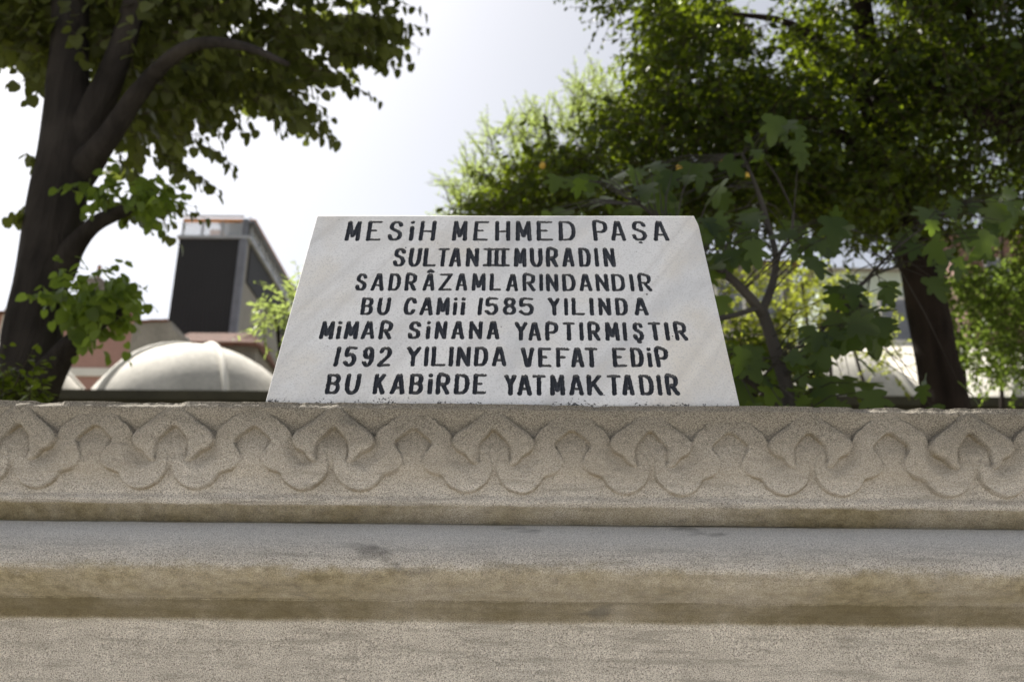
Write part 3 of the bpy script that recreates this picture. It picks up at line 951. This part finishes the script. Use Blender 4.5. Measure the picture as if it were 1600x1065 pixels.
house('cream_house', 'low house with bright cream sloping roof behind the right trunk', 1240, 1800, 616, YK, M['cream'], M['cream'], [],
      P(1500, 538, YK+3.5)[2]-P(1520, 616, YK)[2])

# ------------------------------------------------------------------ foliage
def leaf_tpl(kind):
    if kind == 'heart':
        half = [(.32, .05), (.46, .34), (.34, .72)]
        V = [(0,.04,0), (0,.45,0), (0,1,0)]+[(-x,y,.20*x) for x,y in half]+[(x,y,.20*x) for x,y in half]
        Fq = [(0,3,4,1),(1,4,5,2),(1,7,6,0),(2,8,7,1)]; Ft = []
    elif kind == 'oval':
        V = [(0,0,0),(0,1,0),(-.26,.32,.07),(-.23,.70,.06),(.26,.32,.07),(.23,.70,.06)]
        Fq = [(0,2,3,1),(1,5,4,0)]; Ft = []
    elif kind == 'slim':
        V = [(0,0,0),(0,1,0),(-.13,.35,.04),(-.11,.7,.04),(.13,.35,.04),(.11,.7,.04)]
        Fq = [(0,2,3,1),(1,5,4,0)]; Ft = []
    else:                                                     # deeply lobed leaf
        half = [(.10,-.05),(.34,-.02),(.50,.14),(.42,.24),(.25,.30),(.44,.44),(.54,.62),(.42,.66),(.22,.56),(.20,.78),(.12,.92)]
        mid = [(0,0,0),(0,.30,0),(0,.56,0),(0,1,0)]
        V = list(mid)
        Ft, Fq = [], []
        for s in (-1, 1):
            b = len(V)
            V += [(s*x, y, .10*abs(x)) for x, y in half]
            tri = [(0,b,b+1),(0,b+1,b+2),(0,b+2,b+3),(0,b+3,b+4),(0,b+4,1),(1,b+4,b+5),(1,b+5,b+6),(1,b+6,b+7),(1,b+7,b+8),(1,b+8,2),(2,b+8,b+9),(2,b+9,b+10),(2,b+10,3)]
            Ft += tri if s < 0 else [t_[::-1] for t_ in tri]
    return np.array(V, float), np.array(Fq, int).reshape(-1, 4), np.array(Ft, int).reshape(-1, 3)

def norm(a): return a/(np.linalg.norm(a, axis=-1, keepdims=True)+1e-9)

def leaves(name, pos, d, nrm, size, kind, mat, parent):
    T, Fq, Ft = leaf_tpl(kind)
    d = norm(d); s = norm(np.cross(d, nrm)); n = np.cross(s, d)
    n_l = len(pos)
    curl = rng.uniform(-.05, .28, n_l)[:, None]
    y = T[:, 1][None, :]; zz = T[:, 2][None, :]-curl*y*y
    V = pos[:, None, :]+size[:, None, None]*(T[None, :, :1]*s[:, None, :]+y[..., None]*d[:, None, :]+zz[..., None]*n[:, None, :])
    k = len(T); o = (np.arange(n_l)*k)[:, None, None]
    fl = []
    if len(Fq): fl.append((Fq[None]+o).reshape(-1, 4))
    if len(Ft): fl.append((Ft[None]+o).reshape(-1, 3))
    return np_mesh(name, V.reshape(-1, 3), fl, mat, parent)

def in_poly(x, y, poly):
    c = np.zeros(x.shape, bool)
    n = len(poly)
    for i in range(n):
        ax, ay = poly[i]; bx, by = poly[(i+1) % n]
        c ^= ((ay > y) != (by > y)) & (x < (bx-ax)*(y-ay)/(by-ay+1e-12)+ax)
    return c

def fill(poly, Y0, Y1, n, hole=0.0, hs=70., seed=0):
    """n points spread through a volume: sight-line polygon times a depth range, thinned by clumps"""
    p = np.array(poly, float)
    out = []
    cnt = 0
    while cnt < n:
        x = rng.uniform(p[:, 0].min(), p[:, 0].max(), 4*n); y = rng.uniform(p[:, 1].min(), p[:, 1].max(), 4*n)
        Y = rng.uniform(Y0, Y1, 4*n)
        ok = in_poly(x, y, poly)
        if hole > -1:
            ok &= vnoise(x/hs+Y*.35, y/hs+Y*.2, seed, 2) > hole
        w = Pn(x[ok], y[ok], Y[ok])
        out.append(w); cnt += len(w)
    return np.vstack(out)[:n]

def twigs(starts, dirs, length, nl, size, hang=.6, jit=.35, pair=True):
    """leaf positions and directions along short twigs; returns arrays and the twig lines"""
    n = len(starts)
    L_ = length*rng.uniform(.6, 1.3, n)
    P_, D_, N_, S_, lines = [], [], [], [], []
    dirs = norm(dirs)
    side = norm(np.cross(dirs, np.array([0, 0, 1.0])+rng.normal(0, .15, (n, 3))))
    droop = rng.uniform(.1, .35, n)
    for k in range(nl):
        tt = (k+.6)/nl
        p = starts+dirs*(L_*tt)[:, None]; p[:, 2] -= droop*L_*tt*tt
        sg = 1 if k % 2 else -1
        d = side*sg*.8+dirs*.55+np.array([0, 0, -1.0])*hang*1.6+rng.normal(0, jit, (n, 3))
        nn_ = np.array([0, 0, 1.0])*(1-hang*.6)+dirs*hang*.5+side*sg*.2+rng.normal(0, jit*.9, (n, 3))
        P_.append(p); D_.append(d); N_.append(nn_)
        S_.append(size*rng.uniform(.65, 1.15, n)*(1-.35*max(0, tt-.75)/.25))
    ends = starts+dirs*L_[:, None]; ends[:, 2] -= droop*L_
    mids = starts+dirs*(L_*.5)[:, None]; mids[:, 2] -= droop*L_*.25
    return np.vstack(P_), np.vstack(D_), np.vstack(N_), np.concatenate(S_), (starts, mids, ends)

def twig_mesh(name, lines, r, mat, parent):
    """fine twigs, joined into the crown they carry"""
    a, b, c = lines
    n = len(a)
    d = norm(c-a); u = norm(np.cross(d, np.array([.3, .2, 1.0]))); w = np.cross(d, u)
    rings = []
    for p, rr in ((a, r), (b, r*.7), (c, r*.3)):
        for k in range(3):
            th = 2*math.pi*k/3
            rings.append(p+rr*(math.cos(th)*u+math.sin(th)*w))
    V = np.stack(rings, 1).reshape(-1, 3)
    f = []
    for s in range(2):
        for k in range(3):
            f.append((s*3+k, s*3+(k+1) % 3, s*3+3+(k+1) % 3, s*3+3+k))
    f = (np.array(f)[None]+(np.arange(n)*9)[:, None, None]).reshape(-1, 4)
    cr = [o for o in parent.children if o.name.split('.')[0] == 'crown'][-1]
    me = cr.data
    off = worldloc(parent)
    nv, nl_, npg = len(me.vertices), len(me.loops), len(me.polygons)
    co = np.empty(nv*3, np.float32); me.vertices.foreach_get('co', co)
    li_ = np.empty(nl_, np.int32); me.loops.foreach_get('vertex_index', li_)
    lt_ = np.empty(npg, np.int32); me.polygons.foreach_get('loop_total', lt_)
    mi_ = np.empty(npg, np.int32); me.polygons.foreach_get('material_index', mi_)
    new = bpy.data.meshes.new('crown')
    co = np.concatenate([co, (V-off).astype(np.float32).ravel()])
    li_ = np.concatenate([li_, (f+nv).astype(np.int32).ravel()])
    lt_ = np.concatenate([lt_, np.full(len(f), 4, np.int32)])
    mi_ = np.concatenate([mi_, np.full(len(f), len(me.materials), np.int32)])
    new.vertices.add(len(co)//3); new.vertices.foreach_set('co', co)
    new.loops.add(len(li_)); new.loops.foreach_set('vertex_index', li_)
    new.polygons.add(len(lt_))
    new.polygons.foreach_set('loop_start', np.concatenate([[0], np.cumsum(lt_)[:-1]]).astype(np.int32))
    new.polygons.foreach_set('loop_total', lt_)
    for m_ in me.materials: new.materials.append(m_)
    new.materials.append(mat)
    new.polygons.foreach_set('material_index', mi_)
    new.update(calc_edges=True)
    cr.data = new
    bpy.data.meshes.remove(me)
    return cr

def limb(mb, rows, n=12, seg=7, rough=.18):
    """rows: (px, py, Y, radius in photo pixels at that depth)"""
    c = []
    for px, py, Y, rp in rows:
        w = P(px, py, Y)
        dist = np.dot(w-CAM, FW)
        c.append((*w, rp*dist/F))
    s = spline(c, seg)
    mb.tube([r[:3] for r in s], [max(.002, r[3]) for r in s], n, rough=rough)
    return mb

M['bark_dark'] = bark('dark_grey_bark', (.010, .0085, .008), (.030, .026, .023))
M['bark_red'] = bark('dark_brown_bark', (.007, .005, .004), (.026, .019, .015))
M['bark_grey'] = bark('smooth_grey_bark', (.028, .025, .022), (.060, .055, .05), 5)
M['twig'] = bark('twig_bark', (.04, .03, .02), (.08, .065, .045), 40)
M['leaf_left'] = leafmat('olive_heart_leaf', (.034, .041, .012), (.070, .080, .024), (.20, .24, .035), .38)
M['leaf_low'] = leafmat('fresh_heart_leaf', (.040, .065, .014), (.075, .115, .025), (.30, .42, .05), .5)
M['leaf_right'] = leafmat('deep_green_leaf', (.008, .015, .004), (.019, .030, .007), (.36, .48, .02), .26)
M['leaf_fig'] = leafmat('lobed_blue_green_leaf', (.011, .021, .010), (.026, .039, .017), (.26, .40, .03), .30, .36)
M['leaf_pale'] = leafmat('pale_feathery_leaf', (.085, .125, .030), (.16, .21, .06), (.42, .52, .14), .5)
M['leaf_yellow'] = leafmat('yellow_green_leaf', (.075, .10, .018), (.16, .18, .03), (.48, .54, .06), .5)
M['leaf_bright'] = leafmat('bright_green_leaf', (.035, .065, .014), (.075, .115, .022), (.26, .37, .05), .45)
M['fruit'] = plaster('ripe_yellow_fruit', (.55, .36, .05), .15, 30, .5)

UPV = np.array([0, 0, 1.0])

# --- left tree
YL = 4.6
base_pt = P(32, 640, YL)
lt = empty('linden_tree', 'dark thick trunked tree with round hanging leaves at the left', 'tree', (base_pt[0]-.02, YL, 0))
tr = MB()
gp = P(8, 700, YL)
rows = []
w0 = np.array([base_pt[0]-.10, YL, 0.0])
c = [(*w0, .30), (*P(20, 760, YL), .215)]
for px, py, rp in ((36, 640, 47), (46, 560, 45), (63, 450, 42), (84, 340, 42), (103, 240, 42), (107, 150, 33), (110, 60, 28), (112, -40, 26), (125, -200, 22), (150, -420, 14)):
    w = P(px, py, YL); c.append((*w, rp*np.dot(w-CAM, FW)/F))
s = spline(c, 7)
tr.tube([r[:3] for r in s], [r[3] for r in s], 20, rough=.16)
limb(tr, [(108, 250, YL, 32), (140, 185, YL-.02, 25), (178, 110, YL-.05, 21), (205, 30, YL-.1, 18), (225, -60, YL-.2, 16), (260, -250, YL-.4, 11)], 14)
limb(tr, [(120, 275, YL, 27), (160, 225, YL-.1, 19), (212, 150, YL-.2, 15), (262, 95, YL-.35, 12), (312, 68, YL-.5, 9.5), (380, 72, YL-.7, 7), (450, 100, YL-.9, 4)], 12)
limb(tr, [(88, 425, YL, 28), (115, 385, YL-.05, 17), (150, 350, YL-.1, 13), (195, 328, YL-.2, 10), (240, 300, YL-.35, 6)], 12)
limb(tr, [(45, 640, YL, 34), (75, 585, YL-.1, 25), (110, 540, YL-.2, 17), (150, 508, YL-.3, 11), (185, 490, YL-.45, 6), (210, 470, YL-.55, 3)], 12)
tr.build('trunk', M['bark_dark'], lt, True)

polyL = [(-200, -420), (760, -420), (640, -60), (600, 10), (570, 60), (520, 110), (470, 120), (455, 150), (480, 180), (420, 175), (395, 140), (330, 140), (310, 165), (270, 175), (290, 215),
         (225, 215), (265, 280), (180, 300), (150, 290), (175, 200), (60, 85), (20, 75), (-200, 100)]
st = fill(polyL, 4.45, 6.9, 4900, -.09, 46, 5)
outw = st-np.array([base_pt[0], YL, 3.6]); outw[:, 2] *= .15
p1 = twigs(st, norm(outw)+rng.normal(0, .55, st.shape)*np.array([1, 1, .4]), .34, 7, .088, .80, .30)
# boundary sprays, each a drooping twig with hanging leaves
sprays = [((560, 20), (655, 52)), ((520, 75), (615, 98)), ((480, 110), (578, 150)), ((450, 150), (530, 210)), ((330, 150), (375, 200)), ((280, 205), (362, 258)), ((270, 260), (338, 302)),
          ((215, 310), (300, 330)), ((560, -10), (640, 5)), ((150, 320), (285, 360)), ((400, 150), (440, 205)), ((20, 60), (-10, 110)), ((50, 90), (60, 120)), ((240, 240), (300, 275)),
          ((520, 40), (600, 60)), ((390, 120), (450, 190)), ((300, 160), (345, 210)), ((180, 250), (250, 320)), ((60, 260), (38, 240)), ((58, 330), (20, 345))]
ss, dd = [], []
for (a, b) in sprays:
    for r_ in range(4):
        Y = rng.uniform(4.5, 5.2)
        A, B = P(a[0]+rng.normal(0, 8), a[1]+rng.normal(0, 8), Y), P(b[0], b[1]-8, Y+rng.uniform(-.15, .15))
        ss.append(A); dd.append(B-A)
ss, dd = np.array(ss), np.array(dd)
ln = np.linalg.norm(dd, axis=1)
p2 = []
for i in range(len(ss)):
    p2.append(twigs(ss[i:i+1], dd[i:i+1]+np.array([[0, 0, .12*ln[i]]]), ln[i], max(4, int(ln[i]/.055)), .080, .95, .2))
cat = lambda k: np.concatenate([p1[k]]+[x[k] for x in p2])
leaves('crown', cat(0), cat(1), cat(2), cat(3), 'heart', M['leaf_left'], lt)
tl = tuple(np.vstack([p1[4][i]]+[x[4][i] for x in p2]) for i in range(3))
twig_mesh('twigs', tl, .0035, M['twig'], lt)
# fresh leaves on the low limb
polyLow = [(85, 465), (110, 435), (150, 420), (190, 435), (195, 475), (185, 500), (165, 510), (130, 520), (90, 505)]
st = fill(polyLow, 4.0, 4.6, 70, -.4, 40, 8)
q1 = twigs(st, rng.normal(0, .6, st.shape)+np.array([.5, -.2, .1]), .20, 6, .068, .6, .35)
polyL2 = [(140, 285), (200, 275), (255, 305), (235, 330), (175, 320)]
st = fill(polyL2, 4.1, 4.5, 34, -.5, 40, 8)
q2 = twigs(st, rng.normal(0, .6, st.shape)+np.array([.5, -.2, .1]), .18, 6, .064, .7, .35)
leaves('low_foliage', *[np.concatenate([q1[k], q2[k]]) for k in range(4)], 'heart', M['leaf_low'], lt)

# --- shrub in the left corner
def shrub(name, label, cat_, poly, Y0, Y1, n, nl, size, kind, mat, tl, hang=.3, hole=-.4, hs=40, up=.5, group=None, stems=4, root_px=None):
    c = np.array(poly).mean(0)
    if root_px: c = np.array([root_px, c[1]])
    root = P(c[0], c[1], (Y0+Y1)/2)
    e = empty(name, label, cat_, (root[0], (Y0+Y1)/2, 0), group)
    st = fill(poly, Y0, Y1, n, hole, hs, len(poly)+n)
    dr = rng.normal(0, .6, st.shape)+np.array([0, -.1, up])
    a = twigs(st, dr, tl, nl, size, hang, .35)
    leaves('crown', *a[:4], kind, mat, e)
    twig_mesh('twigs', a[4], .004, M['twig'], e)
    sm = MB()
    zt_ = st[:, 2].max()
    for i in range(stems):
        j = st[rng.integers(len(st))]
        b0 = np.array([root[0]+rng.uniform(-.15, .15), (Y0+Y1)/2+rng.uniform(-.15, .15), 0])
        mdl = (b0+j)/2+np.array([rng.uniform(-.15, .15), 0, .3])
        k = spline([(*b0, .05), (*mdl, .03), (*j, .012)], 6)
        sm.tube([r[:3] for r in k], [r[3] for r in k], 8, rough=.15)
    sm.build('trunk', M['bark_red'], e, True)
    return e
shrub('corner_shrub', 'dark leafy shrub at the foot of the left tree', 'shrub', [(-60, 600), (20, 590), (48, 608), (55, 660), (-60, 660)], 3.2, 3.9, 110, 7, .05, 'oval', M['leaf_right'], .2)

# --- pale feathery tree behind the plaque
YQ = 8.2
pt = empty('feathery_tree', 'pale sunlit feathery tree rising behind the top of the plaque', 'tree', (P(900, 500, YQ)[0], YQ+.3, 0))
tr = MB()
limb(tr, [(905, 1060, YQ+.3, 16), (905, 600, YQ+.3, 13), (880, 400, YQ+.2, 10), (870, 280, YQ, 6), (850, 180, YQ, 3)], 10)
limb(tr, [(890, 430, YQ+.2, 8), (930, 300, YQ, 6), (945, 190, YQ-.1, 3)], 8)
limb(tr, [(885, 450, YQ+.2, 8), (800, 340, YQ, 6), (750, 260, YQ-.1, 3)], 8)
tr.build('trunk', M['bark_red'], pt, True)
polyQ = [(690, 340), (715, 300), (745, 225), (775, 195), (800, 215), (830, 165), (850, 200), (890, 190), (905, 140), (930, 120), (955, 150), (985, 140), (1010, 200), (1080, 250), (1080, 420), (700, 420)]
st = fill(polyQ, 7.6, 9.1, 1150, -.25, 55, 3)
a1 = twigs(st, rng.normal(0, .5, st.shape)+np.array([-.25, -.1, .55]), .34, 12, .060, .0, .35)
shoots = [((745, 290), (722, 205)), ((800, 230), (790, 150)), ((835, 215), (832, 118)), ((905, 180), (900, 90)), ((925, 160), (922, 82)), ((950, 150), (982, 85)), ((760, 260), (735, 190)),
          ((730, 330), (690, 258)), ((715, 345), (682, 310)), ((770, 240), (760, 175)), ((860, 190), (858, 140)), ((880, 200), (872, 130)), ((940, 190), (965, 130)), ((720, 320), (700, 268)), ((815, 230), (845, 150)),
          ((960, 200), (1000, 140)), ((785, 215), (805, 150)), ((890, 190), (940, 100))]
extra = []
for a, b in shoots:
    for r_ in range(3):
        Y = rng.uniform(7.7, 8.6)
        A, B = P(a[0]+rng.normal(0, 8), a[1]+rng.normal(0, 6), Y), P(b[0]+rng.normal(0, 9), b[1]+rng.normal(4, 9), Y)
        l_ = np.linalg.norm(B-A)
        extra.append(twigs(A[None], (B-A)[None], l_, max(8, int(l_/.020)), .055, -.05, .22))
c_ = lambda k: np.concatenate([a1[k]]+[x[k] for x in extra])
leaves('crown', c_(0), c_(1), c_(2), c_(3), 'slim', M['leaf_pale'], pt)
twig_mesh('twigs', tuple(np.vstack([a1[4][i]]+[x[4][i] for x in extra]) for i in range(3)), .006, M['twig'], pt)
shrub('sapling', 'small sunlit light green sapling left of the plaque beside the grey tower wall', 'sapling', [(408, 500), (440, 468), (480, 450), (480, 520), (425, 515)], 6.2, 6.8, 60, 9, .075, 'slim', M['leaf_pale'], .25, .1, -.5, 40, .3, stems=2, root_px=530)

# --- right tree with the dark trunk
YR = 5.6
rt = empty('dark_trunk_tree', 'tree with a dark straight trunk standing right of the plaque', 'tree', (P(1480, 700, YR)[0], YR, 0))
tr = MB()
w = P(1490, 800, YR)
c = [(w[0]+.05, YR, 0, .21), (*w, .16)]
for px, py, rp in ((1478, 640, 37), (1464, 560, 32), (1452, 490, 30), (1438, 430, 27), (1418, 370, 25), (1400, 310, 23), (1388, 240, 21), (1375, 150, 19), (1350, 40, 17), (1330, -100, 14), (1300, -350, 8)):
    w = P(px, py, YR); c.append((*w, rp*np.dot(w-CAM, FW)/F))
s = spline(c, 7)
tr.tube([r[:3] for r in s], [r[3] for r in s], 18, rough=.2)
limb(tr, [(1400, 310, YR, 15), (1340, 230, YR-.2, 10), (1270, 190, YR-.4, 7), (1180, 170, YR-.5, 4), (1080, 200, YR-.6, 2.5)], 9)
limb(tr, [(1385, 230, YR, 14), (1320, 110, YR-.2, 9), (1240, 40, YR-.4, 6), (1130, 20, YR-.6, 3)], 9)
limb(tr, [(1395, 270, YR, 13), (1440, 150, YR+.2, 9), (1500, 60, YR+.3, 6), (1560, -20, YR+.4, 3)], 9)
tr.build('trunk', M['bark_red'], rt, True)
polyR = [(1000, -60), (1020, -20), (1040, 60), (1010, 95), (1030, 140), (970, 175), (930, 235), (840, 250), (790, 300), (770, 350), (1100, 350), (1200, 345), (1300, 350), (1380, 400), (1450, 370), (1480, 300), (1440, 200), (1520, 170), (1600, 190), (1760, 240), (1760, -500), (1100, -500)]
polyR3 = [(1430, 200), (1620, 200), (1700, 380), (1540, 390), (1440, 370)]
st = fill(polyR, 4.6, 7.8, 10800, -.08, 56, 17)
outw = st-np.array([P(1380, 300, YR)[0], YR, 3.8]); outw[:, 2] *= .2
a1 = twigs(st, norm(outw)+rng.normal(0, .6, st.shape)*np.array([1, 1, .5]), .34, 9, .066, .45, .45)
polyR5 = [(1150, 190), (1400, 190), (1430, 300), (1400, 350), (1330, 345), (1290, 320), (1180, 330)]
st5 = fill(polyR5, 4.9, 6.6, 620, -.3, 45, 37)
polyR4 = [(780, 320), (830, 262), (930, 235), (1040, 150), (1140, 150), (1150, 345), (780, 345)]
st4 = np.vstack([fill(polyR4, 4.7, 6.2, 900, -.3, 45, 29), st5])
a4 = twigs(st4, rng.normal(0, .6, st4.shape), .3, 9, .056, .4, .4)
stb = fill(polyR3, 4.8, 7.0, 520, -.15, 45, 19)
a3 = twigs(stb, rng.normal(0, .6, stb.shape), .3, 9, .052, .4, .4)
polyR2 = [(890, -40), (1060, -60), (1060, 20), (1000, 22), (930, 15)]
st = fill(polyR2, 4.8, 5.6, 60, -.5, 40, 18)
a2 = twigs(st, rng.normal(0, .5, st.shape)+np.array([-.5, 0, -.1]), .26, 9, .048, .45, .35)
spr = [((1060, 120), (985, 105)), ((1080, 90), (1010, 75)), ((1010, 180), (945, 160)), ((960, 215), (880, 210)), ((880, 260), (800, 262)), ((800, 310), (705, 318)), ((1080, 60), (1020, 45)), ((1050, 150), (975, 140)), ((930, 240), (850, 225)), ((780, 330), (700, 325)), ((1000, 0), (890, 5))]
extra = []
for a, b in spr:
    for r_ in range(3):
        Y = rng.uniform(4.7, 5.4)
        A, B = P(a[0], a[1]+rng.normal(0, 10), Y), P(b[0]+rng.normal(0, 6), b[1]+rng.normal(0, 8), Y)
        l_ = np.linalg.norm(B-A)
        extra.append(twigs(A[None], (B-A)[None], l_, max(5, int(l_/.028)), .046, .5, .35))
c_ = lambda k: np.concatenate([a1[k], a2[k], a3[k], a4[k]]+[x[k] for x in extra])
leaves('crown', c_(0), c_(1), c_(2), c_(3), 'oval', M['leaf_right'], rt)
twig_mesh('twigs', tuple(np.vstack([a1[4][i], a2[4][i], a3[4][i], a4[4][i]]+[x[4][i] for x in extra]) for i in range(3)), .0035, M['twig'], rt)
for px, py, Y in ((848, 258, 4.5), (1061, 261, 4.5), (1130, 252, 4.55), (1168, 274, 4.5)):
    w = P(px, py, Y)
    V, fs = [], []
    for i in range(7):
        for j in range(10):
            a = math.pi*i/6; th = 2*math.pi*j/10
            rr = .017*math.sin(a)*(1-.15*math.cos(a))
            V.append((w[0]+rr*math.cos(th), w[1]+rr*math.sin(th), w[2]+.021*math.cos(a)))
    for i in range(6):
        for j in range(10):
            fs.append((i*10+j, (i+1)*10+j, (i+1)*10+(j+1) % 10, i*10+(j+1) % 10))
    MB().add(V, fs).build('fruit', M['fruit'], rt, True)

# --- tree out of frame whose limb reaches in at the upper right
YO = 5.2
ot = empty('overhanging_tree', 'dark leafy limb reaching in from the right edge near the top', 'tree', (P(1900, 400, YO)[0], YO, 0))
tr = MB()
w = P(1900, 400, YO)
s = spline([(w[0]+.1, YO, 0, .26), (w[0], YO, 1.6, .2), (*P(1850, 300, YO), .18), (*P(1840, 100, YO), .15), (*P(1830, -300, YO), .1)], 8)
tr.tube([r[:3] for r in s], [r[3] for r in s], 16, rough=.18)
limb(tr, [(1860, 330, YO, 44), (1740, 262, YO-.1, 33), (1650, 222, YO-.2, 26), (1590, 203, YO-.25, 21), (1530, 180, YO-.3, 14), (1480, 152, YO-.35, 9), (1430, 110, YO-.4, 5), (1380, 60, YO-.4, 3)], 12)
limb(tr, [(1640, 220, YO-.2, 16), (1560, 130, YO-.1, 10), (1520, 40, YO, 7), (1490, -60, YO+.1, 4)], 9)
tr.build('trunk', M['bark_red'], ot, True)
polyO = [(1380, -60), (1420, 60), (1430, 130), (1480, 150), (1560, 190), (1640, 220), (1800, 250), (1900, 100), (1850, -450), (1380, -450)]
st = fill(polyO, 4.3, 6.0, 2200, -.2, 60, 23)
a1 = twigs(st, rng.normal(0, .7, st.shape)+np.array([-.5, -.1, -.1]), .34, 9, .052, .5, .4)
leaves('crown', *a1[:4], 'oval', M['leaf_right'], ot)
twig_mesh('twigs', a1[4], .0035, M['twig'], ot)

# --- fig tree right of the plaque
YG = 3.3
ft = empty('fig_tree', 'fig tree with big lobed leaves and bare grey branches right of the plaque', 'tree', (P(1240, 700, YG)[0], YG, 0))
tr = MB()
w = P(1245, 800, YG)
s = spline([(w[0]+.05, YG, 0, .06), (w[0], YG, w[2], .05)]+[(*P(px, py, YG), rp*YG/F) for px, py, rp in ((1235, 640, 12), (1215, 560, 11), (1192, 490, 10))], 7)
tr.tube([r[:3] for r in s], [r[3] for r in s], 12, rough=.12)
limb(tr, [(1194, 495, YG, 9), (1165, 458, YG-.05, 7.5), (1130, 425, YG-.1, 6.5), (1100, 402, YG-.15, 5.5), (1060, 370, YG-.2, 4), (1000, 320, YG-.3, 2)], 9)
limb(tr, [(1190, 488, YG, 7.5), (1206, 445, YG+.05, 6), (1212, 400, YG+.1, 5), (1200, 350, YG+.15, 4.5), (1185, 300, YG+.2, 3.5), (1160, 240, YG+.2, 2)], 9)
limb(tr, [(1192, 478, YG, 5), (1150, 492, YG-.1, 4.5), (1115, 500, YG-.2, 4), (1070, 520, YG-.3, 3)], 8)
limb(tr, [(1210, 410, YG+.1, 3.5), (1235, 370, YG+.1, 2.5), (1240, 330, YG+.1, 2)], 7)
limb(tr, [(1222, 590, YG, 4), (1285, 515, YG+.1, 3), (1350, 440, YG+.15, 2.4), (1410, 380, YG+.2, 1.8), (1480, 330, YG+.2, 1.2)], 8)
limb(tr, [(1228, 640, YG, 9), (1180, 600, YG-.1, 7), (1140, 580, YG-.15, 5), (1100, 570, YG-.2, 3)], 8)
tr.build('trunk', M['bark_grey'], ft, True)
figs = []
zones = [([(1080, 330), (1180, 320), (1180, 390), (1090, 400)], 26), ([(1090, 400), (1150, 390), (1165, 450), (1110, 470)], 8), ([(1220, 330), (1330, 340), (1310, 410), (1230, 410)], 24),
         ([(1290, 440), (1400, 430), (1400, 520), (1280, 520)], 26), ([(1240, 500), (1390, 500), (1370, 560), (1250, 570)], 18), ([(1140, 540), (1290, 530), (1290, 640), (1150, 650)], 36),
         ([(1290, 580), (1400, 560), (1400, 625), (1300, 640)], 5), ([(1410, 340), (1500, 300), (1600, 300), (1560, 370), (1430, 420)], 28), ([(1460, 400), (1560, 390), (1540, 440), (1440, 450)], 6),
         ([(960, 260), (1130, 250), (1140, 340), (940, 340)], 34), ([(1170, 180), (1260, 170), (1250, 260), (1180, 260)], 10), ([(1440, 590), (1520, 600), (1490, 640), (1440, 640)], 5), ([(850, 270), (960, 270), (960, 345), (850, 345)], 14)]
for poly, n in zones:
    figs.append(fill(poly, YG-.35, YG+.5, n, -2))
pos = np.vstack(figs)
n = len(pos)
d = np.array([0, -.25, -.85])+rng.normal(0, .42, (n, 3)); nr = np.array([0, -.75, .55])+rng.normal(0, .4, (n, 3))
leaves('crown', pos, d, nr, .094*rng.uniform(.55, 1.3, n), 'fig', M['leaf_fig'], ft)
# petioles tie each leaf to the wood
br_pts = np.array([v for v in tr.v])
near_i = []
for p in pos:
    near_i.append(np.argmin(((br_pts-p)**2).sum(1)))
q_ = br_pts[near_i]
twig_mesh('petioles', (q_, (q_+pos)/2+np.array([0, 0, .03]), pos), .0035, M['bark_grey'], ft)

# --- sunlit shrubs further back on the right
shrub('yellow_shrub', 'yellow green sunlit shrub behind the fig branches', 'shrub', [(1120, 440), (1250, 420), (1330, 440), (1400, 470), (1400, 600), (1300, 560), (1240, 620), (1120, 620)], 7.6, 8.8, 420, 9, .055, 'oval', M['leaf_yellow'], .3, .2, -.15, 45, .4)
shrub('bright_shrub', 'bright green sunlit shrub right of the dark trunk', 'shrub', [(1480, 450), (1560, 420), (1700, 420), (1700, 600), (1600, 590), (1540, 600), (1500, 570)], 6.6, 8.4, 800, 9, .058, 'oval', M['leaf_bright'], .3, .25, -.3, 50, .4)
shrub('foot_shrub', 'low dark green shrub right beside the foot of the plaque', 'shrub', [(1120, 560), (1180, 540), (1260, 575), (1275, 680), (1130, 680)], 3.6, 4.5, 190, 7, .05, 'oval', M['leaf_right'], .2, .2, -.5)
# background trees closing the gaps of the right side
shrub('backdrop_tree', 'dark green tree far behind the right trunk below the canopy', 'tree', [(1180, 200), (1420, 180), (1800, 200), (1800, 420), (1500, 400), (1400, 380), (1200, 400), (1100, 330)], 11, 13.5, 420, 10, .11, 'oval', M['leaf_bright'], .5, .2, -.1, 60, .3)
